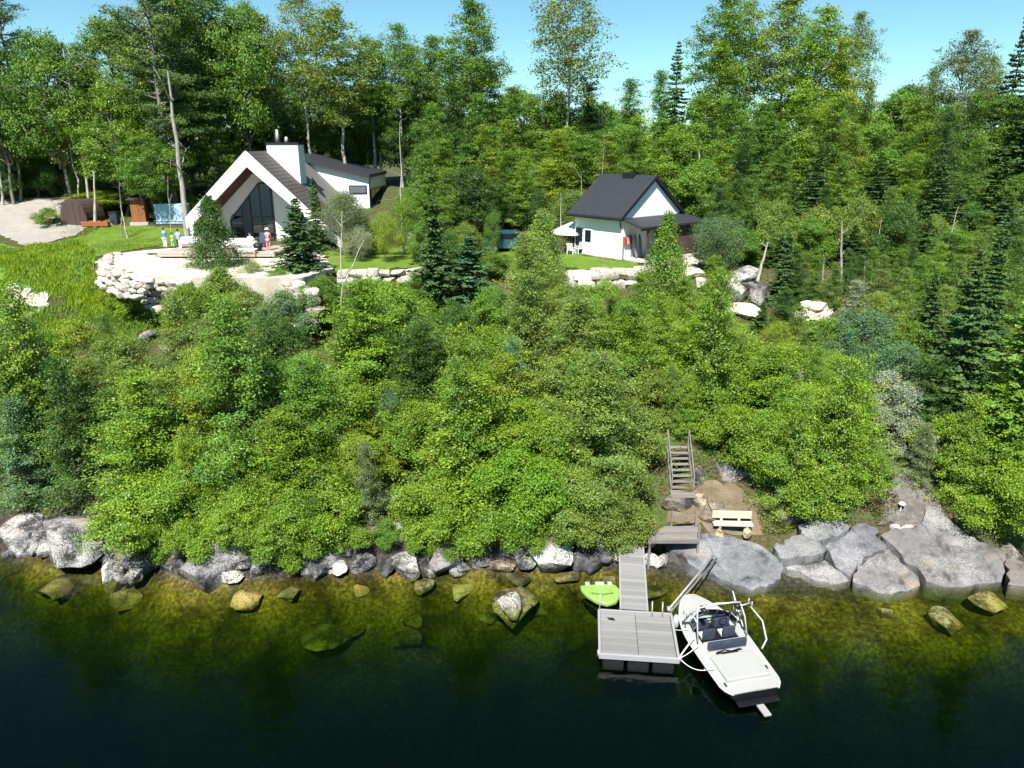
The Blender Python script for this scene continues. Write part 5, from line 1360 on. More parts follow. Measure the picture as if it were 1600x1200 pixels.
dead('pale_trunk', 1315, 452, 1316, 345, .13, 10, 'straight grey trunk at the wood edge right of cottage', (.40, .37, .33), nb=4)
dead('pale_trunk', 1350, 455, 1352, 400, .10, 11, 'short pale trunk beside the straight grey one', (.40, .36, .32), nb=3)
dead('pale_trunk', 1182, 440, 1200, 378, .17, 12, 'leaning pale trunk beside the rocky outcrop', (.42, .39, .34), nb=1)
dead('pale_trunk', 1285, 440, 1288, 402, .07, 13, 'small bare trunk left of the straight grey one', (.40, .36, .32), nb=3)
dead('pale_trunk', 1370, 420, 1377, 340, .06, 14, 'slim leaning bare trunk right of the straight grey one', (.42, .36, .3), nb=2)
dead('pale_trunk', 1468, 425, 1498, 322, .06, 15, 'thin bent bare stem before the right woodland', (.5, .45, .3), nb=3)
dead('bare_pole_tree', 1211, 552, 1211, 515, .04, 16, 'thin white stem by the small stony clearing, left one', nb=0)
dead('bare_pole_tree', 1226, 552, 1229, 512, .05, 17, 'thin white stem by the small stony clearing, right one', nb=1)
dead('bare_pole_tree', 936, 310, 944, 228, .05, 18, 'slim bare stem leaning above the cottage roof', D=70, nb=2)
dead('bare_pole_tree', 910, 320, 908, 272, .06, 19, 'pale stem left of the cottage roof', D=69, nb=1)
dead('bare_pole_tree', 878, 345, 876, 302, .06, 20, 'pale stem above the white umbrella', D=66, nb=1)
dead('pale_trunk', 220, 305, 214, 262, .14, 21, 'white trunk standing above the cedar hut', D=80, nb=1)
dead('pale_trunk', 30, 305, 25, 215, .20, 22, 'grey trunk at the wood edge near the left picture edge', (.3, .28, .25), D=86, nb=2)
dead('pale_trunk', 4, 318, -4, 240, .18, 23, 'pale trunk touching the left picture edge', (.45, .42, .38), D=84, nb=1)
dead('pale_trunk', 595, 262, 592, 185, .16, 24, 'white trunk behind the rear block of the house, right one', (.55, .53, .5), D=93, nb=8)
dead('pale_trunk', 573, 262, 574, 205, .12, 25, 'white trunk behind the rear block of the house, left one', (.55, .53, .5), D=94, nb=3)
dead('dead_snag', 1096, 245, 1096, 195, .22, 26, 'broken white snag above the woodland right of cottage', (.5, .48, .45), D=75, nb=0)
dead('bare_bush', 150, 668, 130, 640, .05, 27, 'grey leafless dead bush on the left bank', (.3, .27, .24), nb=26)
dead('bare_bush', 1360, 690, 1345, 600, .07, 28, 'grey leafless tree on the right bank', (.42, .40, .38), nb=30)

# ------------------------------------------------------------------ grass and ground cover
def scatter(name, poly_px, n, hmin, hmax, wid, color, seed, label, mat='leaf', flat=False, D2=None, leafy=False):
    rng = np.random.default_rng(seed)
    poly = gpoly(poly_px); a = np.array(poly)
    x = rng.uniform(a[:, 0].min(), a[:, 0].max(), n * 3); y = rng.uniform(a[:, 1].min(), a[:, 1].max(), n * 3)
    k = inside(poly, x, y); x, y = x[k][:n], y[k][:n]
    dens = vnoise(x * .6, y * .6, seed) + .5
    kk = rng.uniform(0, 1, len(x)) < np.clip(dens * 1.5, .12, 1); x, y, dens = x[kk], y[kk], dens[kk]
    z = terr(x, y) + .03
    h = rng.uniform(hmin, hmax, len(x)) * (.5 + dens)
    if leafy:
        P = np.column_stack([x, y, z + h * rng.uniform(.2, 1, len(x))])
        V = leaves(P, np.array([0, 0, .7]) + rng.normal(size=(len(x), 3)) * .6, wid, .65, rng)
    else:
        ang = rng.uniform(0, 6.28, len(x)); ln = rng.uniform(.1, .6, len(x)) * h
        dx, dy = np.cos(ang), np.sin(ang); ax, ay = np.cos(ang + 1.57) * wid / 2, np.sin(ang + 1.57) * wid / 2
        V = np.stack([np.column_stack([x - ax, y - ay, z - .05]), np.column_stack([x + ax, y + ay, z - .05]),
                      np.column_stack([x + ax * .6 + dx * ln * .5, y + ay * .6 + dy * ln * .5, z + h * .7]), np.column_stack([x + dx * ln, y + dy * ln, z + h])], 1).reshape(-1, 3)
    me = leaf_mesh(name, V, np.clip(dens + rng.uniform(-.3, .3, len(x)), 0, 1), M[mat])
    o = mesh_obj(name, me); o.color = (*color, 1)
    return tag(o, label, 'grass' if not leafy else 'ground cover', kind='stuff')
scatter('meadow_grass', [(-40, 385), (30, 392), (120, 378), (150, 395), (148, 430), (215, 456), (330, 458), (330, 505), (240, 525), (130, 530), (50, 515), (-40, 485)], 56000, .12, .45, .07, (.165, .275, .026), 5, 'long bright grass of the meadow left of the patio')
scatter('meadow_grass', [(60, 352), (165, 352), (300, 358), (296, 384), (225, 388), (150, 400), (120, 380)], 14000, .04, .12, .06, (.12, .20, .025), 6, 'short grass between the driveway and patio')
scatter('meadow_grass', [(490, 392), (640, 380), (672, 402), (650, 426), (500, 434)], 9000, .03, .08, .05, (.11, .19, .02), 7, 'mown grass of the small lawn beside the house')
scatter('meadow_grass', [(640, 392), (740, 388), (850, 386), (930, 401), (1010, 411), (1000, 424), (890, 424), (640, 428)], 16000, .03, .08, .05, (.11, .19, .02), 8, 'mown grass in front of the cottage')
scatter('undergrowth', [(-40, 480), (150, 492), (330, 486), (520, 445), (860, 462), (1010, 455), (1110, 430), (1130, 385), (1640, 385), (1640, 820), (1460, 800), (1390, 735), (1240, 800), (1180, 770), (1100, 745), (1040, 760), (1010, 830), (600, 845), (300, 850), (-40, 800)], 110000, .1, .9, .12, (.085, .17, .022), 9, 'mixed low leafy undergrowth covering the bank', leafy=True)
scatter('shore_weeds', [(1180, 800), (1230, 800), (1262, 818), (1235, 840), (1190, 838)], 2600, .05, .5, .09, (.12, .17, .03), 10, 'green and dry weeds between bench and ledge', leafy=True)
scatter('shore_weeds', [(1160, 770), (1200, 785), (1190, 800), (1160, 790)], 500, .05, .3, .08, (.11, .19, .02), 11, 'sparse weeds on the bare soil bank', leafy=True)
scatter('shore_weeds', [(1350, 790), (1400, 775), (1410, 800), (1370, 825)], 1200, .05, .35, .09, (.13, .13, .05), 12, 'dry weeds beside the scree strip', leafy=True)

# ------------------------------------------------------------------ dock and gangway
dk = empty('floating_dock', (3.32, 23.55, 0), math.atan2(-.30, 3.0)); tag(dk, 'square grey floating dock with two board panels', 'dock')
DW, DL, DZ = 3.03, 2.88, .52
for s in range(2):
    x0 = .09 + s * (DW - .18) / 2; x1 = x0 + (DW - .18) / 2 - .02
    for i in range(12):
        y0 = .09 + (DL - .18) * i / 12
        m_ = MB(); m_.box(x0, x1, y0, y0 + (DL - .18) / 12 - .014, DZ - .05, DZ + .002 * (i % 3)); m_.build('plank', M['dockwood'], dk)
for (a, b, c, d) in ((0, DW, -.03, .08), (0, DW, DL - .08, DL), (-.02, .08, .085, DL - .085), (DW - .08, DW + .02, .085, DL - .085)):
    m_ = MB(); m_.box(a, b, c, d, DZ - .2, DZ + .02, None, .015); m_.build('frame_rail', M['alu'], dk)
for i in range(3):
    x0 = .15 + i * .95
    m_ = MB(); m_.box(x0, x0 + .82, .06, DL - .1, -.25, DZ - .2, None, .06)
    for k in range(5): m_.box(x0 + .1 + k * .15, x0 + .15 + k * .15, .03, .07, -.2, DZ - .25)
    m_.build('float_drum', M['black'], dk)
for x in (DW + .02, DW * .0):
    m_ = MB(); m_.tube([(x, .05, DZ - .15), (x, .05, DZ + .12)], .07, 10); m_.build('corner_post', M['alu'], dk)
m_ = MB(); m_.tube([(.06, DL - .05, DZ - .2), (.06, DL - .05, DZ + .75)], .025, 8); m_.build('pole', M['alu'], dk)
for x in (2.2, 2.62):   # ladder rails at the back
    m_ = MB(); m_.tube([(x, DL + .03, -.3), (x, DL + .03, DZ + .5), (x + .0, DL - .15, DZ + .6), (x, DL - .3, DZ + .02)], .028, 8); m_.build('ladder_rail', M['alu'], dk)
for z in (.2, -.05):
    m_ = MB(); m_.tube([(2.2, DL + .03, z), (2.62, DL + .03, z)], .022, 6); m_.build('ladder_rung', M['alu'], dk)
m_ = MB()   # little dark splayed mark on the boards
for a, b in (((.36, 2.30), (.66, 2.22)), ((.42, 2.24), (.6, 2.3)), ((.5, 2.2), (.68, 2.14)), ((.4, 2.2), (.6, 2.16))): m_.bar((a[0], a[1], DZ + .012), (b[0], b[1], DZ + .012), .045, .012)
m_.build('painted_mark', M['black'], dk)
gw = empty('gangway', (5.09, 26.3, 0), math.atan2(5.8, .72) - math.pi / 2); tag(gw, 'grey board gangway from the floating dock to the shore', 'gangway')
GL = 5.9; gz0, gz1 = .56, 1.05
MG = Matrix.Translation((0, 0, gz0)) @ Matrix.Rotation(math.atan2(gz1 - gz0, GL), 4, 'X')
for i in range(26):
    y0 = GL * i / 26
    m_ = MB(); m_.box(-.54, .54, y0, y0 + GL / 26 - .012, -.02, .02 + .003 * (i % 2), MG); m_.build('plank', M['dockwood'], gw)
for s in (-1, 1):
    m_ = MB(); m_.box(s * .56 - .03, s * .56 + .03, 0, GL, -.16, .03, MG); m_.build('side_rail', M['alu'], gw)
for s in (-.4, .4):
    m_ = MB(); m_.tube([(s, GL - .3, -.4), (s, GL - .3, gz1)], .05, 8); m_.build('support', M['alu'], gw)
for i, (a, b, r_, mt, lb) in enumerate([((6.55, 26.35, .55), (9.3, 29.9, .95), .045, 'alu', 'long pale mooring pole from the dock corner to the flat rock'),
    ((6.65, 26.3, .5), (9.42, 29.75, .9), .04, 'greywood', 'brown mooring pole beside the pale one, dock corner to flat rock')]):
    m_ = MB(); m_.tube([a, b], r_, 8); m_.tube([Vector(a) + Vector((0, 0, -.12)), Vector(a) + Vector((0, 0, .1))], r_ * 1.7, 8)
    tag(m_.build('mooring_pole', M[mt]), lb, 'pole')

# ------------------------------------------------------------------ motorboat
bow, stern = Vector((7.55, 26.85, 0)), Vector((8.72, 21.62, 0))
BL = (bow - stern).length
bt = empty('motorboat', stern, math.atan2((bow - stern).y, (bow - stern).x) - math.pi / 2); tag(bt, 'white motorboat with black hull and tow tower tied beside the dock', 'boat')
def bw(t):  # half beam from stern (0) to bow (1)
    return 1.22 * (1 - .22 * max(0, 1 - t / .09) ** 2) * (1 - .10 * (1 - t) ** 2) * (1 - max(0, (t - .45) / .55) ** 2.8 * .80)
NS = 34
def ringat(t, z, k=1.0, inset=0.0): return max(.02, bw(t) * k - inset), t * BL, z
hull = MB(); rings = []
for i in range(NS + 1):
    t = i / NS; w_ = bw(t); sh = .46 + .34 * t ** 1.5
    keel = -.35 + .55 * max(0, (t - .6) / .4) ** 2
    y = t * BL
    rake = .28 * max(0, (t - .75) / .25)
    rings.append([(w_, y + rake * .5, sh), (w_ * .97, y + rake * .4, sh - .18), (w_ * .86, y, .12), (w_ * .55, y - rake, -.15), (0, y - rake * 1.2, keel), (-w_ * .55, y - rake, -.15), (-w_ * .86, y, .12), (-w_ * .97, y + rake * .4, sh - .18), (-w_, y + rake * .5, sh)])
hull.loft(rings); hull.build('hull', M['gelblack'], bt)
def dsh(t): return .46 + .34 * t ** 1.5
# deck as a ring of plates with the cockpit left open
C0, C1, CW = .40, .70, .80   # cockpit
def outl(t): return bw(t) * 1.02, t * BL + .14 * max(0, (t - .75) / .25)
m_ = MB()
def strip(ts, inner, thick=.06):
    for a, b in zip(ts[:-1], ts[1:]):
        for s in (-1, 1):
            xa, ya = outl(a); xb, yb = outl(b); ia, ib = inner(a), inner(b)
            p = [(s * ia, ya, dsh(a) + .04), (s * xa, ya, dsh(a)), (s * xb, yb, dsh(b)), (s * ib, yb, dsh(b) + .04)]
            if abs(xa - ia) < .01 and abs(xb - ib) < .01: continue
            m_.prism([Vector(q_) + Vector((0, 0, .02)) for q_ in (p if s > 0 else p[::-1])], (0, 0, -thick))
strip([0, .02, .045, .08, .14, .22, .31, C0], lambda t: 0.001)
strip(list(np.linspace(C0, C1, 7)), lambda t: min(CW, bw(t) * .84))
strip(list(np.linspace(C1, 1.0, 9)), lambda t: 0.001)
m_.build('deck', M['gel'], bt)
m_ = MB(); pts = [(outl(t)[0] + .02, outl(t)[1], dsh(t) - .02) for t in np.linspace(0, 1, 24)]
m_.tube(pts, .035, 6); m_.tube([(-a, b, c) for a, b, c in pts], .035, 6); m_.build('rub_rail', M['whitevinyl'], bt)
y0, y1 = C0 * BL, C1 * BL
m_ = MB(); m_.box(-CW, CW, y0 - .05, y1 + .05, .25, .29); m_.build('cockpit_floor', M['navy'], bt)
for s in (-1, 1):
    m_ = MB(); m_.box(s * CW - .03, s * CW + .03, y0, y1, .25, .56); m_.build('cockpit_side', M['whitevinyl'], bt)
m_ = MB(); m_.box(-CW, CW, y0 - .03, y0 + .02, .25, .55); m_.build('cockpit_bulkhead', M['whitevinyl'], bt)
# sun pad / engine cover aft
m_ = MB(); m_.box(-.86, .86, .55, y0 - .24, .50, .64, None, .05); m_.build('sun_pad', M['gel'], bt)
m_ = MB(); m_.box(-.8, .8, y0 + .04, y0 + .5, .29, .70, None, .08); m_.build('rear_bench', M['whitevinyl'], bt)
m_ = MB(); m_.box(-.8, .8, y0 - .02, y0 + .12, .66, .98, None, .05); m_.build('bench_back', M['navy'], bt)
for sx in (-.42, .42):
    st = MB(); st.box(sx - .26, sx + .26, y0 + .72, y0 + 1.2, .29, .66, None, .07); so = st.build('seat', M['whitevinyl'], bt)
    st = MB(); st.box(sx - .26, sx + .26, y0 + .66, y0 + .78, .6, 1.06, None, .05); st.build('backrest', M['navy'], so)
m_ = MB(); m_.box(.12, .78, y1 - .30, y1 + .02, .29, .98, None, .04); dsb = m_.build('dashboard', M['navy'], bt)
m_ = MB(); pts = [(.45 + .17 * math.cos(a), y1 - .36, .95 + .17 * math.sin(a)) for a in np.linspace(0, 6.283, 17)]; m_.tube(pts, .018, 6); m_.build('steering_wheel', M['black'], dsb)
m_ = MB(); m_.box(-.78, -.12, y1 - .30, y1 + .02, .29, .94, None, .04); m_.build('console', M['navy'], bt)
# windscreen: curved frame and panes
wsp = [(-.92, y1 - .55), (-.86, y1 - .1), (-.45, y1 + .22), (0, y1 + .3), (.45, y1 + .22), (.86, y1 - .1), (.92, y1 - .55)]
for a, b in zip(wsp[:-1], wsp[1:]):
    m_ = MB(); m_.prism([(a[0], a[1], .86), (b[0], b[1], .86), (b[0] * .93, b[1] - .18, 1.22), (a[0] * .93, a[1] - .18, 1.22)], (0, -.012, .0)); m_.build('windscreen_pane', M['glass'], bt)
m_ = MB(); m_.tube([(a[0] * .93, a[1] - .18, 1.23) for a in wsp], .022, 6)
for a in wsp: m_.tube([(a[0], a[1], .85), (a[0] * .93, a[1] - .18, 1.23)], .018, 6)
m_.build('windscreen_frame', M['alu'], bt)
# tow tower
m_ = MB()
yt = y0 + .95
for s in (-1, 1):
    m_.tube([(s * 1.02, yt + .75, .82), (s * 1.0, yt + .25, 1.55), (s * .86, yt - .12, 2.02), (s * .5, yt - .2, 2.12), (0, yt - .22, 2.14)], .034, 8)
    m_.tube([(s * 1.04, yt - .55, .80), (s * 1.0, yt - .3, 1.5), (s * .9, yt - .02, 1.98)], .03, 8)
    m_.tube([(s * 1.0, yt + .25, 1.55), (s * 1.0, yt - .3, 1.5)], .028, 8)
m_.tube([(-.88, yt + .1, 1.85), (0, yt + .06, 1.98), (.88, yt + .1, 1.85)], .034, 8)
for x in (-.5, 0, .5): m_.tube([(x, yt - .2, 2.11), (x, yt + .08, 1.94)], .025, 6)
tw = m_.build('tow_tower', M['whitevinyl'], bt)
for s in (-1, 1):
    m_ = MB(); m_.tube([(s * 1.0, yt + .02, 1.75), (s * 1.42, yt + .06, 1.78)], .03, 6)
    for dy in (-.12, .12): m_.tube([(s * 1.38, yt + dy, 1.66), (s * 1.38, yt + dy, 1.96)], .028, 6)
    m_.build('board_rack', M['alu'], tw)
for s in (-1, 1):
    m_ = MB(); m_.tube([(s * .7, yt - .32, 1.92), (s * .7, yt + .02, 1.92)], [.1, .1], 12); m_.build('speaker', M['black'], tw)
# stern gear
m_ = MB(); m_.box(-.8, .8, -.3, -.05, .1, .18, None, .03); m_.build('swim_platform', M['gelblack'], bt)
m_ = MB(); m_.box(-.14, .14, -.85, -.31, .08, .15, None, .02); m_.build('boarding_step', M['alu'], bt)
for s, y in ((1, .9), (-1, .35)):
    m_ = MB(); m_.tube([(s * .98, y, dsh(.15) + .07), (s * .98, y + .16, dsh(.15) + .07)], .03, 8); m_.build('cleat', M['black'], bt)
m_ = MB()   # black scroll mark across the aft deck
for a, b in (((-.55, 0), (.55, .05)), ((-.5, .06), (-.1, .14)), ((-.1, .14), (.1, .02)), ((.1, .02), (.5, .1)), ((-.35, -.04), (.35, -.02))): m_.bar((a[0], y0 - .17 + a[1], .62), (b[0], y0 - .17 + b[1], .62), .05, .02)
m_.build('painted_mark', M['black'], bt)
for i, (tx, ty, lb) in enumerate([(-1.12, BL * .8, 'white fender hanging at the boat bow')]):
    m_ = MB(); m_.tube([(tx, ty, .2), (tx, ty, .32), (tx, ty, .75), (tx, ty, .85)], [.04, .12, .12, .03], 10); f_ = m_.build('fender', M['whitevinyl'], bt)
# mooring lines and standoff arms between dock and boat
BM = Matrix.Translation(stern) @ Matrix.Rotation(bt.rotation_euler.z, 4, 'Z')
DM = Matrix.Translation(dk.location) @ Matrix.Rotation(dk.rotation_euler.z, 4, 'Z')
for a, b, sag, r_, nm_, lb in [((DW, 1.75, DZ + .03), (-1.05, BL * .62, .86), .05, .013, 'mooring_line', 'short white mooring line from mid dock edge to the boat'),
    ((DW + .02, .1, DZ + .05), (-1.08, BL * .52, .84), -.02, .03, 'standoff_arm', 'white standoff arm from dock corner to boat side, upper'),
    ((DW + .02, .06, DZ), (-1.1, BL * .44, .82), .05, .015, 'mooring_line', 'white mooring line from dock corner to boat side, below the arm'),
    ((DW + .03, .02, DZ - .02), (-1.1, BL * .20, .80), .28, .015, 'mooring_line', 'slack white mooring line from dock corner to the boat stern quarter'),
    ((DW + .9, -.2, .22), (-1.1, BL * .32, .8), .03, .018, 'mooring_line', 'thin white line branching up to the boat side')]:
    A, B = DM @ Vector(a), BM @ Vector(b)
    m_ = MB(); m_.tube([A + (B - A) * t - Vector((0, 0, sag * 4 * t * (1 - t))) for t in np.linspace(0, 1, 9)], r_, 6)
    tag(m_.build(nm_, M['rope']), lb, 'rope' if nm_ == 'mooring_line' else 'arm')
A, B = BM @ Vector((1.06, BL * .68, .9)), BM @ Vector((1.5, BL * .86, 1.35))
m_ = MB(); m_.tube([A, B, BM @ Vector((1.08, BL * .55, .9))], .03, 6); m_.tube([B, BM @ Vector((1.1, BL * .62, .9))], .025, 6); m_.build('side_rack', M['whitevinyl']); 
bpy.data.objects['side_rack'].parent = bt; bpy.data.objects['side_rack'].matrix_parent_inverse = BM.inverted()
m_ = MB(); m_.tube([(1.35, BL * .56, 1.72), (1.55, BL * .45, 1.45), (1.42, BL * .34, 1.05), (1.12, BL * .30, .85)], .035, 8); m_.build('rack_strut', M['whitevinyl'], bt)

# lime inflatable float
fl = empty('inflatable_float', (3.95, 27.95, .0), .03); tag(fl, 'lime green inflatable float lying behind the dock', 'float')
out_ = [(-.92, .62), (-.86, .30), (-.66, -.12), (-.3, -.55), (.12, -.76), (.52, -.62), (.80, -.18), (.90, .22), (.72, .66), (.3, .72), (-.3, .70)]
m_ = MB()
rg = []
for k, z in ((.93, .02), (1, .08), (1, .2), (.92, .27)): rg.append([(x * k, y * k, z) for x, y in out_])
m_.loft(rg); m_.build('mat', M['lime'], fl)
for x in (-.55, -.1, .1, .45):
    m_ = MB(); m_.box(x - .1, x + .1, .6, .8, .2, .33, None, .03); m_.build('handle', M['whitevinyl'], fl)
m_ = MB(); r_ = random.Random(4)
for i in range(22):
    x = -.5 + i * .046; yb = -.02 - .10 * math.sin((x + .5) * 3.1) + r_.uniform(-.02, .02)
    m_.bar((x, yb - r_.uniform(.02, .07), .277), (x + r_.uniform(-.02, .04), yb + r_.uniform(.02, .07), .277), .022, .01)
m_.build('printed_lettering', M['black'], fl)

# ------------------------------------------------------------------ bench, landing and stairs
bc = at_ground(1143, 834); bc.z += .05
bn = empty('plank_bench', bc, R(-3)); tag(bn, 'pale two-plank bench resting on stones above the flat rock', 'bench')
for z0_, z1_, y0_, y1_, nm_ in ((.42, .50, -.22, .22, 'seat'), (.62, 1.0, .24, .31, 'backrest')):
    m_ = MB(); m_.box(-.95, .95, y0_, y1_, z0_, z1_, None, .01); m_.build(nm_, M['palewood'], bn)
for x in (-.5, .35):
    m_ = MB(); m_.bar((x, .22, .2), (x, .28, .98), .12, .06); m_.build('back_post', M['palewood'], bn)
for x in (-.62, .68):
    m_ = MB(); m_.box(x - .05, x + .05, -.18, .2, -.1, .418); m_.build('leg', M['palewood'], bn)
for x, lb in ((-.62, 'round tan stone under the left end of the plank bench'), (.70, 'round tan stone under the right end of the plank bench')):
    put_rock('rock', B_PALE[3 if x < 0 else 6], (bc.x + x, bc.y - .25, bc.z + .1), (.26, .24, .28), 1, (0, 0), (.85, .72, .55), None, lb)
ld = empty('timber_landing', (0, 0, 1.45)); tag(ld, 'grey timber landing deck between the gangway and stairs', 'deck')
lx0, lx1, ly0, ly1 = 6.35, 8.75, 30.45, 31.75
for i in range(9):
    y0_ = ly0 + (ly1 - ly0) * i / 9
    m_ = MB(); m_.box(lx0 + .12 * i, lx1 + .04 * i, y0_, y0_ + (ly1 - ly0) / 9 - .015, -.03, .02); m_.build('plank', M['greywood'], ld)
m_ = MB(); m_.box(lx0, lx1, ly0 - .05, ly0 - .002, -.16, .02); m_.build('rim_board', M['greywood'], ld)
for x, y, h in ((lx1 - .04, ly0 + .05, .75), (lx1 + .1, ly1 - .1, .8), (lx0 + .1, ly0 + .05, 0), (7.7, ly1, .8)):
    m_ = MB(); m_.box(x - .045, x + .045, y - .045, y + .045, -1.6, h); m_.build('post', M['greywood'], ld)
m_ = MB(); m_.bar((7.7, ly1, .6), (lx1 + .1, ly1 - .1, .6), .05, .09); m_.build('rail', M['greywood'], ld)
sx0, sx1 = 8.05, 9.15
stp = empty('timber_stairs', (0, 0, 0)); tag(stp, 'weathered open-tread timber stairs climbing the bank', 'stairs')
sa, sb = Vector((0, 33.75, 2.35)), Vector((0, 35.45, 4.15))
for i in range(5):
    y0_ = 33.05 + i * .16
    m_ = MB(); m_.box(sx0 - .08, sx1 + .02, y0_, y0_ + .145, 2.30, 2.35); m_.build('landing_plank', M['greywood'], stp)
nT = 8
for i in range(nT):
    p = sa + (sb - sa) * ((i + .6) / nT)
    m_ = MB(); m_.box(sx0 + .06, sx1 - .06, p.y - .11, p.y + .11, p.z - .02, p.z + .025); m_.build('tread', M['greywood'], stp)
for x in (sx0, sx1):
    m_ = MB(); m_.bar((x, sa.y, sa.z - .1), (x, sb.y, sb.z - .1), .05, .24); m_.build('stringer', M['greywood'], stp)
    m_ = MB(); m_.bar((x, sa.y, sa.z + .85), (x, sb.y, sb.z + .85), .05, .08); m_.build('handrail', M['greywood'], stp)
    for t in (0, .33, .66, 1):
        p = sa + (sb - sa) * t
        m_ = MB(); m_.box(x - .035, x + .035, p.y - .035, p.y + .035, p.z - .8, p.z + .85); m_.build('baluster', M['greywood'], stp)
for x in (sx0, sx1):
    m_ = MB(); m_.box(x - .04, x + .04, 33.05, 33.13, 1.2, 2.3); m_.build('post', M['greywood'], stp)

# ------------------------------------------------------------------ umbrella by the cottage
ub = at_ground(893, 390); 
um = empty('patio_umbrella', ub); tag(um, 'large white patio umbrella at the left end of the cottage', 'umbrella')
cz = at_y(888, 362, ub.y).z - ub.z; hw = 38 * 60 / FPX
m_ = MB(); n8 = 8
rr_ = [[(math.cos(k * math.pi / 4) * r_, math.sin(k * math.pi / 4) * r_, z) for k in range(n8)] for r_, z in ((hw * 1.0, cz - .12), (hw, cz), (hw * .5, cz + .42), (.05, cz + .82))]
m_.loft(rr_, True, False); m_.build('canopy', M['canvas'], um)
m_ = MB(); m_.tube([(0, 0, 0), (0, 0, cz + .75)], .04, 8); m_.build('pole', M['alu'], um)
m_ = MB(); m_.box(-.35, .35, -.35, .35, -.1, .1, None, .03); m_.build('base', M['concrete'], um)
for k in range(8):
    a = k * math.pi / 4
    m_ = MB(); m_.tube([(0, 0, cz + .72), (math.cos(a) * hw * .96, math.sin(a) * hw * .96, cz - .03)], .015, 5); m_.build('rib', M['alu'], um)

